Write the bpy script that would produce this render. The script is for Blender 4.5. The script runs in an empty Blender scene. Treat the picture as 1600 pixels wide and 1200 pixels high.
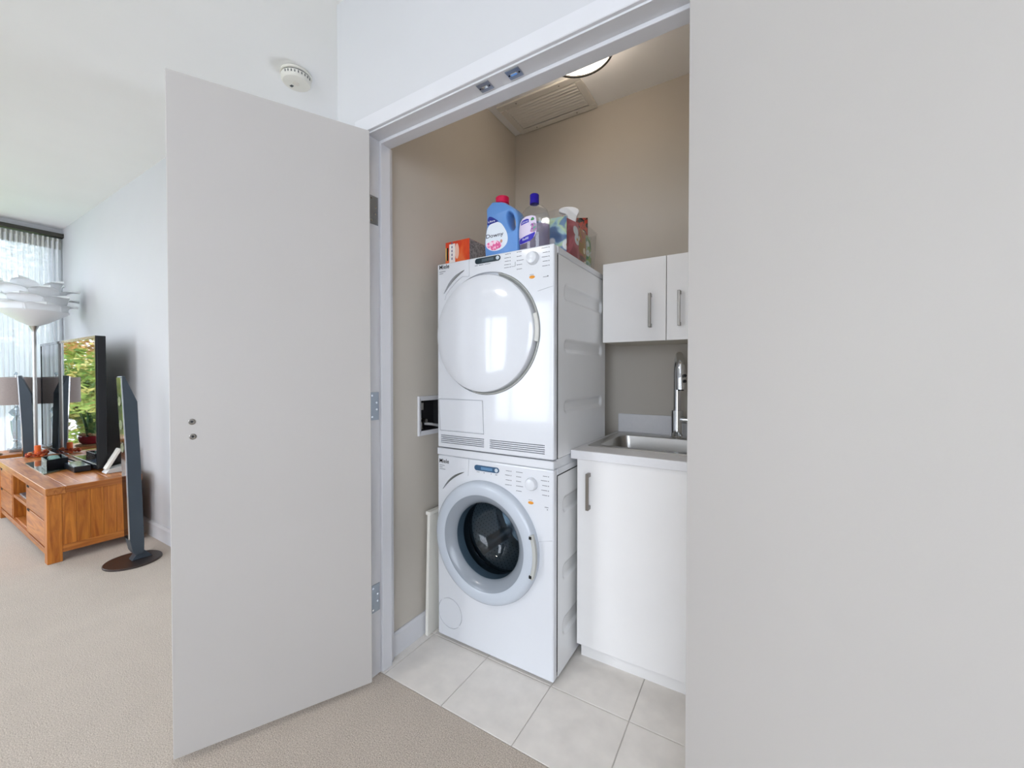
import bpy, bmesh, math, random
from mathutils import Vector, Matrix
random.seed(7)
S = bpy.context.scene
COL = S.collection
R = math.radians

# ---------------------------------------------------------------- camera
F_PX, YAW, PITCH, CY, CAMH = 625.63, 0.548396, 0.014134, 593.47, 1.22376
cam_d = bpy.data.cameras.new('camera')
cam = bpy.data.objects.new('camera', cam_d)
COL.objects.link(cam)
cam_d.sensor_width = 36.0
cam_d.lens = F_PX * 36.0 / 1600.0
cam_d.shift_y = -(600 - CY) / 1600.0
cam_d.clip_start = 0.02
cam.location = (0, 0, CAMH)
cam.rotation_euler = (math.pi / 2 - PITCH, 0, YAW)
S.camera = cam

# ---------------------------------------------------------------- view, world, large lights
S.view_settings.view_transform = 'Standard'
S.view_settings.look = 'None'
S.view_settings.gamma = 1.0
S.view_settings.use_curve_mapping = False
S.view_settings.exposure = 0.5

world = bpy.data.worlds.new('overcast_sky')
S.world = world
world.use_nodes = True
wn = world.node_tree.nodes
wn['Background'].inputs['Color'].default_value = (0.81, 0.885, 1.0, 1)
wn['Background'].inputs['Strength'].default_value = 5.8


def portal(loc, rot, sx, sy):
    l = bpy.data.lights.new('window_portal', 'AREA')
    l.shape = 'RECTANGLE'
    l.size = sx
    l.size_y = sy
    l.cycles.is_portal = True
    o = bpy.data.objects.new('window_portal', l)
    COL.objects.link(o)
    o.location = loc
    o.rotation_euler = rot


WX, LRY, BACKY, CEIL = -6.33, 1.16, -3.6, 2.76     # window wall, living room wall, wall behind the camera, ceiling
portal((WX - 0.08, -.14, 1.45), (0, R(-90), 0), 2.45, 2.5)
portal((-4.0, BACKY - 0.08, 1.45), (R(90), 0, 0), 1.8, 2.3)
portal((1.25, BACKY - 0.08, 1.45), (R(90), 0, 0), 3.5, 2.3)

portal((-2.1, 2.70, 1.4), (R(-90), 0, 0), 0.7, 1.2)  # portal for the added passage window

# ---------------------------------------------------------------- pixel -> place
_fw = Vector((-math.sin(YAW) * math.cos(PITCH), math.cos(YAW) * math.cos(PITCH), -math.sin(PITCH)))
_rt = Vector((math.cos(YAW), math.sin(YAW), 0))
_up = _rt.cross(_fw)


def at(px, py, axis, val):
    """point of the photograph's pixel on the plane  axis = val"""
    d = _fw + _rt * ((px - 800) / F_PX) + _up * ((CY - py) / F_PX)
    o = Vector((0, 0, CAMH))
    return o + d * ((val - o[axis]) / d[axis])


# ---------------------------------------------------------------- materials
def lin(c):
    return tuple(((v / 255.0) / 12.92 if v / 255.0 <= 0.04045 else ((v / 255.0 + 0.055) / 1.055) ** 2.4) for v in c)


MATS = {}


def mat(name, rgb, rough=0.5, metal=0.0, var=0.03, scale=8.0, bump=0.0, bscale=200.0, spec=0.5, coat=0.0,
        trans=0.0, ior=1.45, emit=0.0, sheen=0.0, stretch=None):
    if name in MATS:
        return MATS[name]
    m = bpy.data.materials.new(name)
    m.use_nodes = True
    nt = m.node_tree
    b = nt.nodes['Principled BSDF']
    col = lin(rgb)
    tc = nt.nodes.new('ShaderNodeTexCoord')
    src = tc.outputs['Object']
    if stretch:
        mp = nt.nodes.new('ShaderNodeMapping')
        mp.inputs['Scale'].default_value = stretch
        nt.links.new(src, mp.inputs['Vector'])
        src = mp.outputs['Vector']
    if var > 0:
        n = nt.nodes.new('ShaderNodeTexNoise')
        n.inputs['Scale'].default_value = scale
        n.inputs['Detail'].default_value = 4
        nt.links.new(src, n.inputs['Vector'])
        r = nt.nodes.new('ShaderNodeValToRGB')
        r.color_ramp.elements[0].position = 0.3
        r.color_ramp.elements[1].position = 0.7
        r.color_ramp.elements[0].color = (*[max(0, c * (1 - var)) for c in col], 1)
        r.color_ramp.elements[1].color = (*[min(1, c * (1 + var)) for c in col], 1)
        nt.links.new(n.outputs['Fac'], r.inputs['Fac'])
        nt.links.new(r.outputs['Color'], b.inputs['Base Color'])
    else:
        b.inputs['Base Color'].default_value = (*col, 1)
    b.inputs['Roughness'].default_value = rough
    b.inputs['Metallic'].default_value = metal
    b.inputs['Specular IOR Level'].default_value = spec
    b.inputs['IOR'].default_value = ior
    b.inputs['Transmission Weight'].default_value = trans
    b.inputs['Coat Weight'].default_value = coat
    b.inputs['Sheen Weight'].default_value = sheen
    if emit > 0:
        b.inputs['Emission Color'].default_value = (*col, 1)
        b.inputs['Emission Strength'].default_value = emit
    if bump > 0:
        n2 = nt.nodes.new('ShaderNodeTexNoise')
        n2.inputs['Scale'].default_value = bscale
        n2.inputs['Detail'].default_value = 3
        nt.links.new(src, n2.inputs['Vector'])
        bp = nt.nodes.new('ShaderNodeBump')
        bp.inputs['Strength'].default_value = bump
        bp.inputs['Distance'].default_value = 0.002
        nt.links.new(n2.outputs['Fac'], bp.inputs['Height'])
        nt.links.new(bp.outputs['Normal'], b.inputs['Normal'])
    MATS[name] = m
    return m


def carpet_mat():
    m = bpy.data.materials.new('loop_carpet')
    m.use_nodes = True
    nt = m.node_tree
    b = nt.nodes['Principled BSDF']
    tc = nt.nodes.new('ShaderNodeTexCoord')
    n = nt.nodes.new('ShaderNodeTexNoise')
    n.inputs['Scale'].default_value = 260
    n.inputs['Detail'].default_value = 3
    n.inputs['Roughness'].default_value = 0.7
    big = nt.nodes.new('ShaderNodeTexNoise')
    big.inputs['Scale'].default_value = 9
    big.inputs['Detail'].default_value = 4
    nt.links.new(tc.outputs['Object'], n.inputs['Vector'])
    nt.links.new(tc.outputs['Object'], big.inputs['Vector'])
    r = nt.nodes.new('ShaderNodeValToRGB')
    r.color_ramp.elements[0].position = 0.32
    r.color_ramp.elements[1].position = 0.66
    r.color_ramp.elements[0].color = (*lin((172, 153, 135)), 1)
    r.color_ramp.elements[1].color = (*lin((246, 233, 218)), 1)
    nt.links.new(n.outputs['Fac'], r.inputs['Fac'])
    r2 = nt.nodes.new('ShaderNodeValToRGB')
    r2.color_ramp.elements[0].color = (0.88, 0.88, 0.88, 1)
    r2.color_ramp.elements[1].color = (1, 1, 1, 1)
    nt.links.new(big.outputs['Fac'], r2.inputs['Fac'])
    mx = nt.nodes.new('ShaderNodeMix')
    mx.data_type = 'RGBA'
    mx.blend_type = 'MULTIPLY'
    mx.inputs[0].default_value = 1
    nt.links.new(r.outputs['Color'], mx.inputs[6])
    nt.links.new(r2.outputs['Color'], mx.inputs[7])
    nt.links.new(mx.outputs[2], b.inputs['Base Color'])
    b.inputs['Roughness'].default_value = 0.95
    b.inputs['Specular IOR Level'].default_value = 0.1
    b.inputs['Sheen Weight'].default_value = 0.3
    bp = nt.nodes.new('ShaderNodeBump')
    bp.inputs['Strength'].default_value = 0.9
    bp.inputs['Distance'].default_value = 0.006
    nt.links.new(n.outputs['Fac'], bp.inputs['Height'])
    nt.links.new(bp.outputs['Normal'], b.inputs['Normal'])
    return m


def wood_mat(name, dark, light, axis=(1, 14, 14), rough=0.38):
    m = bpy.data.materials.new(name)
    m.use_nodes = True
    nt = m.node_tree
    b = nt.nodes['Principled BSDF']
    tc = nt.nodes.new('ShaderNodeTexCoord')
    oi = nt.nodes.new('ShaderNodeObjectInfo')
    add = nt.nodes.new('ShaderNodeVectorMath')
    add.operation = 'ADD'
    sc = nt.nodes.new('ShaderNodeVectorMath')
    sc.operation = 'SCALE'
    sc.inputs[0].default_value = (7, 3, 5)
    nt.links.new(oi.outputs['Random'], sc.inputs['Scale'])
    nt.links.new(tc.outputs['Object'], add.inputs[0])
    nt.links.new(sc.outputs[0], add.inputs[1])
    mp = nt.nodes.new('ShaderNodeMapping')
    mp.inputs['Scale'].default_value = axis
    nt.links.new(add.outputs[0], mp.inputs['Vector'])
    n = nt.nodes.new('ShaderNodeTexNoise')
    n.inputs['Scale'].default_value = 2.2
    n.inputs['Detail'].default_value = 8
    n.inputs['Distortion'].default_value = 1.2
    nt.links.new(mp.outputs[0], n.inputs['Vector'])
    r = nt.nodes.new('ShaderNodeValToRGB')
    r.color_ramp.elements[0].position = 0.3
    r.color_ramp.elements[1].position = 0.72
    r.color_ramp.elements[0].color = (*lin(dark), 1)
    r.color_ramp.elements[1].color = (*lin(light), 1)
    nt.links.new(n.outputs['Fac'], r.inputs['Fac'])
    hv = nt.nodes.new('ShaderNodeHueSaturation')
    mr = nt.nodes.new('ShaderNodeMapRange')
    mr.inputs[3].default_value = 0.82
    mr.inputs[4].default_value = 1.12
    nt.links.new(oi.outputs['Random'], mr.inputs[0])
    nt.links.new(mr.outputs[0], hv.inputs['Value'])
    nt.links.new(r.outputs['Color'], hv.inputs['Color'])
    nt.links.new(hv.outputs[0], b.inputs['Base Color'])
    b.inputs['Roughness'].default_value = rough
    b.inputs['Coat Weight'].default_value = 0.25
    b.inputs['Coat Roughness'].default_value = 0.25
    return m


def clear_mat(name, tint=(255, 255, 255), gloss=0.1, diffuse=0.0, rough=0.03, reflect=0.8, trans_share=0.5):
    """thin clear sheet: mostly see-through, reflecting more at grazing angles"""
    m = bpy.data.materials.new(name)
    m.use_nodes = True
    nt = m.node_tree
    nt.nodes.remove(nt.nodes['Principled BSDF'])
    out = nt.nodes['Material Output']
    t = nt.nodes.new('ShaderNodeBsdfTransparent')
    t.inputs['Color'].default_value = (*lin(tint), 1)
    g = nt.nodes.new('ShaderNodeBsdfGlossy')
    g.inputs['Roughness'].default_value = rough
    fr = nt.nodes.new('ShaderNodeLayerWeight')
    pw = nt.nodes.new('ShaderNodeMath')
    pw.operation = 'POWER'
    pw.inputs[1].default_value = 4.0
    nt.links.new(fr.outputs['Facing'], pw.inputs[0])
    ml = nt.nodes.new('ShaderNodeMath')
    ml.operation = 'MULTIPLY_ADD'
    ml.use_clamp = True
    ml.inputs[1].default_value = reflect
    ml.inputs[2].default_value = gloss * 0.3
    nt.links.new(pw.outputs[0], ml.inputs[0])
    mx = nt.nodes.new('ShaderNodeMixShader')
    nt.links.new(ml.outputs[0], mx.inputs[0])
    last = t
    if diffuse > 0:
        d = nt.nodes.new('ShaderNodeBsdfTranslucent')
        d2 = nt.nodes.new('ShaderNodeBsdfDiffuse')
        a = nt.nodes.new('ShaderNodeMixShader')
        a.inputs[0].default_value = 1 - trans_share
        d.inputs['Color'].default_value = (*lin(tint), 1)
        d2.inputs['Color'].default_value = (*lin(tint), 1)
        nt.links.new(d.outputs[0], a.inputs[1])
        nt.links.new(d2.outputs[0], a.inputs[2])
        mm = nt.nodes.new('ShaderNodeMixShader')
        mm.inputs[0].default_value = diffuse
        nt.links.new(t.outputs[0], mm.inputs[1])
        nt.links.new(a.outputs[0], mm.inputs[2])
        last = mm
    nt.links.new(last.outputs[0], mx.inputs[1])
    nt.links.new(g.outputs[0], mx.inputs[2])
    nt.links.new(mx.outputs[0], out.inputs['Surface'])
    return m


def flower_mat(name, base, petal, scale, seed=0.0):
    """printed film: blotchy ground with scattered round blossoms"""
    m = cells_mat(name, base, scale * .8, seed)
    nt = m.node_tree
    b = nt.nodes['Principled BSDF']
    ramp = [n for n in nt.nodes if n.type == 'VALTORGB'][0]
    mp = [n for n in nt.nodes if n.type == 'MAPPING'][0]
    vo = nt.nodes.new('ShaderNodeTexVoronoi')
    vo.inputs['Scale'].default_value = scale
    vo.inputs['Randomness'].default_value = 0.85
    nt.links.new(mp.outputs[0], vo.inputs['Vector'])
    r1 = nt.nodes.new('ShaderNodeValToRGB')
    r1.color_ramp.elements[0].position = 0.30
    r1.color_ramp.elements[0].color = (1, 1, 1, 1)
    r1.color_ramp.elements[1].position = 0.36
    r1.color_ramp.elements[1].color = (0, 0, 0, 1)
    nt.links.new(vo.outputs['Distance'], r1.inputs['Fac'])
    r2 = nt.nodes.new('ShaderNodeValToRGB')
    r2.color_ramp.elements[0].position = 0.08
    r2.color_ramp.elements[0].color = (*lin((206, 160, 60)), 1)
    r2.color_ramp.elements[1].position = 0.13
    r2.color_ramp.elements[1].color = (*lin(petal), 1)
    nt.links.new(vo.outputs['Distance'], r2.inputs['Fac'])
    mx = nt.nodes.new('ShaderNodeMix')
    mx.data_type = 'RGBA'
    nt.links.new(r1.outputs['Color'], mx.inputs[0])
    nt.links.new(ramp.outputs['Color'], mx.inputs[6])
    nt.links.new(r2.outputs['Color'], mx.inputs[7])
    nt.links.new(mx.outputs[2], b.inputs['Base Color'])
    return m


def cells_mat(name, cols, scale, seed=0.0, rough=0.35, ramp=None):
    """printed film: voronoi blobs through a constant ramp"""
    m = bpy.data.materials.new(name)
    m.use_nodes = True
    nt = m.node_tree
    b = nt.nodes['Principled BSDF']
    tc = nt.nodes.new('ShaderNodeTexCoord')
    mp = nt.nodes.new('ShaderNodeMapping')
    mp.inputs['Location'].default_value = (seed, seed * 1.7, seed * 0.6)
    nt.links.new(tc.outputs['Object'], mp.inputs['Vector'])
    n = nt.nodes.new('ShaderNodeTexNoise')
    n.inputs['Scale'].default_value = scale
    n.inputs['Detail'].default_value = 2
    n.inputs['Distortion'].default_value = 0.8
    nt.links.new(mp.outputs[0], n.inputs['Vector'])
    r = nt.nodes.new('ShaderNodeValToRGB')
    els = r.color_ramp.elements
    k = len(cols)
    els[0].position = 0.0
    els[0].color = (*lin(cols[0]), 1)
    els[1].position = 0.34 + 0.34 * (k - 1) / k
    els[1].color = (*lin(cols[-1]), 1)
    for i in range(1, k - 1):
        e = els.new(0.34 + 0.34 * i / k)
        e.color = (*lin(cols[i]), 1)
    nt.links.new(n.outputs['Fac'], r.inputs['Fac'])
    nt.links.new(r.outputs['Color'], b.inputs['Base Color'])
    b.inputs['Roughness'].default_value = rough
    return m


M_white_wall = mat('white_wall_paint', (208, 208, 210), 0.75, var=0.012, scale=3, bump=0.05, bscale=300)
M_ceiling = mat('white_ceiling_paint', (246, 246, 246), 0.85, var=0.012, scale=3)
M_taupe = mat('taupe_wall_paint', (196, 189, 178), 0.7, var=0.02, scale=3, bump=0.05, bscale=300)
M_trim = mat('white_satin_trim', (218, 218, 221), 0.35, var=0.012)
M_door = mat('pale_grey_door_paint', (196, 192, 188), 0.38, var=0.015, scale=2, bump=0.04, bscale=350)
M_tile = mat('pale_grey_porcelain', (236, 230, 223), 0.42, var=0.05, scale=14)
M_grout = mat('grout', (214, 210, 204), 0.9, var=0.05)
M_enamel = mat('white_enamel', (222, 224, 228), 0.11, var=0.006, coat=0.3)
M_enamel_side = mat('white_enamel_sheet', (236, 237, 238), 0.22, var=0.008)
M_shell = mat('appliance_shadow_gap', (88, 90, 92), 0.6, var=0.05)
M_greyplastic = mat('warm_grey_plastic', (170, 171, 166), 0.4, var=0.02)
M_doorring = mat('silver_grey_plastic', (196, 203, 212), 0.22, var=0.01, coat=0.3)
M_slot = mat('grip_pocket_grey', (120, 122, 116), 0.4, var=0.06)
M_black = mat('black_plastic', (22, 23, 26), 0.3, var=0.05)
M_rubber = mat('dark_rubber', (52, 56, 60), 0.5, var=0.05)
M_ink = mat('grey_print', (120, 122, 126), 0.5, var=0)
M_inkdark = mat('dark_print', (22, 22, 24), 0.5, var=0)
M_orange_badge = mat('orange_badge', (228, 150, 40), 0.4, var=0.05)
M_drum = mat('drum_steel', (196, 198, 200), 0.34, 1.0, var=0.05)
M_steel = mat('brushed_steel', (186, 184, 180), 0.3, 1.0, var=0.04, scale=30, stretch=(1, 30, 30))
M_chrome = mat('chrome', (225, 228, 232), 0.06, 1.0, var=0)
M_nickel = mat('satin_nickel', (150, 146, 140), 0.32, 1.0, var=0.04)
M_hinge = mat('satin_hinge_steel', (160, 168, 176), 0.35, 1.0, var=0.04)
M_cab = mat('white_cabinet_laminate', (238, 236, 234), 0.28, var=0.008)
M_cabside = mat('cream_cabinet_carcass', (222, 215, 200), 0.45, var=0.02)
M_counter = mat('pale_grey_laminate', (226, 225, 226), 0.35, var=0.015, scale=60)
M_glass = clear_mat('clear_window_glass')
M_bowlglass = clear_mat('smoked_porthole_glass', (176, 192, 202), 0.15, reflect=0.4)
M_clear = clear_mat('clear_plastic', (246, 247, 247), 0.2, diffuse=0.05, reflect=0.6)
M_crystal = clear_mat('crystal_glass', (226, 234, 238), 0.8, diffuse=0.05)
M_plate_glass = clear_mat('greenish_tray_glass', (206, 226, 218), 0.6, diffuse=0.1)
M_sheer = clear_mat('sheer_white_voile', (240, 242, 245), 0.0, diffuse=0.95, rough=0.8, reflect=0.0, trans_share=0.14)
M_carpet = carpet_mat()
M_wood_x = wood_mat('honey_wood_lengthwise', (158, 84, 30), (212, 138, 66), (1.5, 16, 16))
M_wood_y = wood_mat('honey_wood_crosswise', (158, 84, 28), (214, 138, 62), (16, 1.5, 16))
M_wood_z = wood_mat('honey_wood_upright', (160, 84, 22), (216, 136, 50), (16, 16, 1.5))
M_wood_in = mat('dark_wood_inside', (132, 74, 40), 0.5, var=0.2, scale=6, stretch=(8, 8, 1))
M_screen = mat('black_mirror_screen', (8, 9, 10), 0.02, var=0, spec=1.0, ior=2.6)
M_gloss_black = mat('gloss_black_lacquer', (16, 18, 22), 0.08, var=0)
M_spk = mat('dark_slate_metal', (70, 80, 90), 0.35, 0.3, var=0.03)
M_shade = mat('taupe_lamp_fabric', (176, 164, 160), 0.8, var=0.05, scale=120)
M_petal = mat('white_polypropylene', (240, 242, 244), 0.35, var=0.01)
M_oldwhite = mat('ivory_plastic', (232, 229, 220), 0.4, var=0.015)
M_vent = mat('vent_white_enamel', (226, 222, 214), 0.4, var=0.015)
M_dark = mat('dark_void', (14, 14, 14), 0.8, var=0)
M_frame = mat('grey_window_frame', (150, 152, 152), 0.45, 0.2, var=0.03)
M_track = mat('dark_curtain_track', (58, 56, 50), 0.5, var=0.05)


# ---------------------------------------------------------------- mesh helpers
def tag(o, label=None, cat=None, group=None, kind=None):
    if label: o['label'] = label
    if cat: o['category'] = cat
    if group: o['group'] = group
    if kind: o['kind'] = kind
    return o


def thing(name, label, cat, loc=(0, 0, 0), rz=0.0, group=None, kind=None):
    o = bpy.data.objects.new(name, None)
    o.empty_display_size = 0.05
    COL.objects.link(o)
    o.location = loc
    o.rotation_euler = (0, 0, rz)
    return tag(o, label, cat, group, kind)


def wloc(o):
    v = Vector(o.location)
    p = o.parent
    while p:
        v = v + Vector(p.location)
        p = p.parent
    return v


class MB:
    """collects solids (world coordinates unless stated)"""

    def __init__(s):
        s.bm = bmesh.new()

    def box(s, x0, x1, y0, y1, z0, z1, bev=0.0, seg=2):
        t = bmesh.new()
        bmesh.ops.create_cube(t, size=1)
        for v in t.verts:
            v.co = Vector(((x0 + x1) / 2 + v.co.x * abs(x1 - x0), (y0 + y1) / 2 + v.co.y * abs(y1 - y0),
                           (z0 + z1) / 2 + v.co.z * abs(z1 - z0)))
        if bev > 0:
            bmesh.ops.bevel(t, geom=t.edges[:], offset=bev, segments=seg, affect='EDGES', profile=0.5)
        s.merge(t)
        return s

    def merge(s, t, mtx=None):
        if mtx: t.transform(mtx)
        me = bpy.data.meshes.new('tmp')
        t.to_mesh(me)
        t.free()
        s.bm.from_mesh(me)
        bpy.data.meshes.remove(me)
        return s

    def prism(s, pts, vec, bev=0.0, seg=2):
        """pts: closed polygon of 3-D points, extruded along vec"""
        t = bmesh.new()
        vs = [t.verts.new(p) for p in pts]
        f = t.faces.new(vs)
        r = bmesh.ops.extrude_face_region(t, geom=[f])
        for e in r['geom']:
            if isinstance(e, bmesh.types.BMVert):
                e.co += Vector(vec)
        bmesh.ops.recalc_face_normals(t, faces=t.faces[:])
        if bev > 0:
            bmesh.ops.bevel(t, geom=t.edges[:], offset=bev, segments=seg, affect='EDGES', profile=0.5)
        s.merge(t)
        return s

    def lathe(s, prof, origin, axis='Z', n=32, sx=1.0, sy=1.0, a0=0.0, a1=2 * math.pi, close=True):
        """prof: list of (radius, height along axis)"""
        t = bmesh.new()
        full = abs(a1 - a0 - 2 * math.pi) < 1e-6
        m = n if full else n + 1
        rows = []
        for r, h in prof:
            if r < 1e-6:
                rows.append([t.verts.new((0, 0, h))])
            else:
                rows.append([t.verts.new((r * math.cos(a0 + (a1 - a0) * i / n) * sx,
                                          r * math.sin(a0 + (a1 - a0) * i / n) * sy, h)) for i in range(m)])
        for a, b in zip(rows[:-1], rows[1:]):
            for i in range(n):
                j = (i + 1) % m
                try:
                    if len(a) == 1 and len(b) > 1:
                        t.faces.new((a[0], b[j], b[i]))
                    elif len(b) == 1 and len(a) > 1:
                        t.faces.new((a[i], a[j], b[0]))
                    elif len(a) > 1:
                        t.faces.new((a[i], a[j], b[j], b[i]))
                except ValueError:
                    pass
        bmesh.ops.recalc_face_normals(t, faces=t.faces[:])
        if axis == 'X': rm = Matrix.Rotation(R(90), 4, 'Y')
        elif axis == '-Y': rm = Matrix.Rotation(R(90), 4, 'X')      # height -> -Y
        elif axis == 'Y': rm = Matrix.Rotation(R(-90), 4, 'X')
        else: rm = Matrix.Identity(4)
        s.merge(t, Matrix.Translation(origin) @ rm)
        return s

    def cyl(s, p0, p1, r, n=16, r2=None):
        p0, p1 = Vector(p0), Vector(p1)
        d = p1 - p0
        t = bmesh.new()
        bmesh.ops.create_cone(t, cap_ends=True, segments=n, radius1=r, radius2=r if r2 is None else r2, depth=d.length)
        q = d.to_track_quat('Z', 'Y').to_matrix().to_4x4()
        s.merge(t, Matrix.Translation((p0 + p1) / 2) @ q)
        return s

    def tube(s, path, r, n=12):
        path = [Vector(p) for p in path]
        rr = r if isinstance(r, (list, tuple)) else [r] * len(path)
        t = bmesh.new()
        rows = []
        ref = Vector((0.13, 0.31, 0.94))
        for i, p in enumerate(path):
            d = (path[min(i + 1, len(path) - 1)] - path[max(i - 1, 0)]).normalized()
            a = d.cross(ref)
            if a.length < 1e-3: a = d.cross(Vector((1, 0, 0)))
            a.normalize()
            b = d.cross(a)
            rows.append([t.verts.new(p + (a * math.cos(2 * math.pi * k / n) + b * math.sin(2 * math.pi * k / n)) * rr[i])
                         for k in range(n)])
        for a, b in zip(rows[:-1], rows[1:]):
            for k in range(n):
                t.faces.new((a[k], a[(k + 1) % n], b[(k + 1) % n], b[k]))
        t.faces.new(rows[0])
        t.faces.new(rows[-1])
        bmesh.ops.recalc_face_normals(t, faces=t.faces[:])
        s.merge(t)
        return s

    def poly(s, pts):
        s.bm.faces.new([s.bm.verts.new(p) for p in pts])
        return s

    def build(s, name, m, parent=None, loc=None, smooth=False, angle=35, local=False):
        """one mesh object.  With a parent the mesh is stored relative to it."""
        base = Vector(loc) if loc is not None else (wloc(parent) if parent and not local else Vector((0, 0, 0)))
        if base.length > 0:
            bmesh.ops.translate(s.bm, verts=s.bm.verts[:], vec=-base)
        me = bpy.data.meshes.new(name)
        s.bm.to_mesh(me)
        s.bm.free()
        if m: me.materials.append(m)
        if smooth:
            me.shade_smooth()
            me.set_sharp_from_angle(angle=R(angle))
        o = bpy.data.objects.new(name, me)
        COL.objects.link(o)
        if parent:
            o.parent = parent
            if loc is not None and not local:
                o.location = base - wloc(parent)
        elif loc is not None:
            o.location = base
        return o


def cut(o, cutter):
    """boolean difference; cutter = MB in world coordinates"""
    base = wloc(o)
    bmesh.ops.translate(cutter.bm, verts=cutter.bm.verts[:], vec=-base)
    me = bpy.data.meshes.new('cut')
    cutter.bm.to_mesh(me)
    cutter.bm.free()
    c = bpy.data.objects.new('cut', me)
    COL.objects.link(c)
    c.matrix_world = Matrix.Identity(4)
    tmp = bpy.data.objects.new('base', o.data)
    COL.objects.link(tmp)
    md = tmp.modifiers.new('b', 'BOOLEAN')
    md.operation = 'DIFFERENCE'
    md.solver = 'EXACT'
    md.use_self = True
    md.object = c
    dg = bpy.context.evaluated_depsgraph_get()
    new = bpy.data.meshes.new_from_object(tmp.evaluated_get(dg))
    old = o.data
    nm = old.name
    o.data = new
    bpy.data.objects.remove(tmp)
    bpy.data.objects.remove(c)
    bpy.data.meshes.remove(me)
    if old.users == 0: bpy.data.meshes.remove(old)
    new.name = nm
    return o


def text_mesh(body, size, extrude=0.0, bold=0.0, shear=0.0):
    cu = bpy.data.curves.new('text', 'FONT')
    cu.body = body
    cu.size = size
    cu.extrude = extrude
    cu.offset = bold
    cu.shear = shear
    cu.align_x = 'LEFT'
    cu.resolution_u = 3
    o = bpy.data.objects.new('text', cu)
    COL.objects.link(o)
    dg = bpy.context.evaluated_depsgraph_get()
    me = bpy.data.meshes.new_from_object(o.evaluated_get(dg))
    bpy.data.objects.remove(o)
    bpy.data.curves.remove(cu)
    return me


def text_on(mb, body, x0, x1, z, fn, size_z=None, bold=0.0, shear=0.0, slope=0.0):
    """lettering from x0 to x1 with its baseline at z, mapped to a place by fn(x, z)"""
    me = text_mesh(body, 1.0, 0.0, bold, shear)
    xs = [v.co.x for v in me.vertices]
    ys = [v.co.y for v in me.vertices]
    k = (x1 - x0) / (max(xs) - min(xs))
    kz = k if size_z is None else size_z / (max(ys) - min(0, min(ys)))
    xm = min(xs)
    t = bmesh.new()
    t.from_mesh(me)
    bmesh.ops.triangulate(t, faces=t.faces[:])
    for v in t.verts:
        xx = x0 + (v.co.x - xm) * k
        v.co = Vector(fn(xx, z + v.co.y * kz + slope * (xx - x0)))
    mb.merge(t)
    bpy.data.meshes.remove(me)


def dup(root):
    c = root.copy()
    COL.objects.link(c)
    for ch in root.children:
        k = dup(ch)
        k.parent = c
    return c


# ================================================================ THE ROOM
def struct(name, mb, m, parent=None, loc=None):
    o = mb.build(name, m, parent, loc)
    if not parent: o['kind'] = 'structure'
    return o


CLX0, CLX1, CLB = -1.34, -0.045, 2.235          # closet inner walls
FWY0, FWY1 = 1.060, 1.165                       # closet front wall thickness
JX0, JX1, HEADZ = -1.312, -0.108, 2.166         # door opening
XR = 3.20                                       # wall right of the camera

# carpet floor: hall, living room and side passage
fl = MB().box(WX - .1, XR + .1, BACKY - .1, 1.106, -0.12, 0)
fl.box(WX - .1, -1.5, 1.106, 2.7, -0.12, 0)
struct('floor', fl, M_carpet)
# closet floor with its tiles
cf = struct('floor_closet', MB().box(-1.5, XR + .1, 1.106, CLB + .12, -0.12, -0.004), M_grout)
tile_me = None
gx = [-1.34, -1.288, -0.985, -0.680, -0.375, -0.070, -0.045]
gy = [1.108, 1.405, 1.710, 2.015, 2.235]
for i in range(len(gx) - 1):
    for j in range(len(gy) - 1):
        g = 0.0016
        MB().box(gx[i] + g, gx[i + 1] - g, gy[j] + g, gy[j + 1] - g, -0.010, 0.0, 0.0012, 1).build('tile', M_tile, cf)
ceil = MB().box(WX - .1, XR + .1, BACKY - .1, 2.72, CEIL, CEIL + .12)
ceil_o = struct('ceiling', ceil, M_ceiling)
# living room wall (behind the television) and the passage beyond it
struct('wall_living', MB().box(WX - .1, -2.7, LRY, 2.72, 0, CEIL), M_white_wall)
struct('wall_passage', MB().box(-2.7, -1.5, 2.6, 2.72, 0, .8).box(-2.7, -1.5, 2.6, 2.72, 2.0, CEIL).box(-2.7, -2.45, 2.6, 2.72, .8, 2.0).box(-1.75, -1.5, 2.6, 2.72, .8, 2.0), M_white_wall)
# closet: left, back, right, front
wl = struct('wall_closet_left', MB().box(-1.498, CLX0, FWY1 - .004, CLB + .12, 0, CEIL), M_taupe)
cut(wl, MB().box(-1.42, -1.3, 1.372, 1.545, 0.955, 1.101))
struct('wall_passage_side', MB().box(-1.502, -1.498, FWY1 - .004, CLB + .12, 0, CEIL).box(-1.502, -1.34, CLB + .12, 2.6, 0, CEIL), M_white_wall)
struct('wall_closet_back', MB().box(CLX0, CLX1, CLB, CLB + .12, 0, CEIL), M_taupe)
struct('wall_closet_right', MB().box(CLX1, XR + .1, FWY1, CLB + .12, 0, CEIL), M_taupe)
# front wall of the closet: a white skin that runs past the left wall, with the opening
wf = MB().box(-1.502, JX0 - .02, FWY0, FWY1 - .004, 0, CEIL)
wf.box(JX0 - .02, JX1 + .02, FWY0, FWY1, HEADZ + .02, CEIL)
wf.box(JX1 + .02, XR + .1, FWY0, FWY1, 0, CEIL)
struct('wall_front', wf, M_white_wall)
wr_ = MB().box(XR, XR + .12, BACKY, FWY0, 0, 0.3)
wr_.box(XR, XR + .12, BACKY, FWY0, 2.6, CEIL)
wr_.box(XR, XR + .12, BACKY, FWY0, 0.3, 2.6)
struct('wall_right', wr_, M_white_wall)
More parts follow.
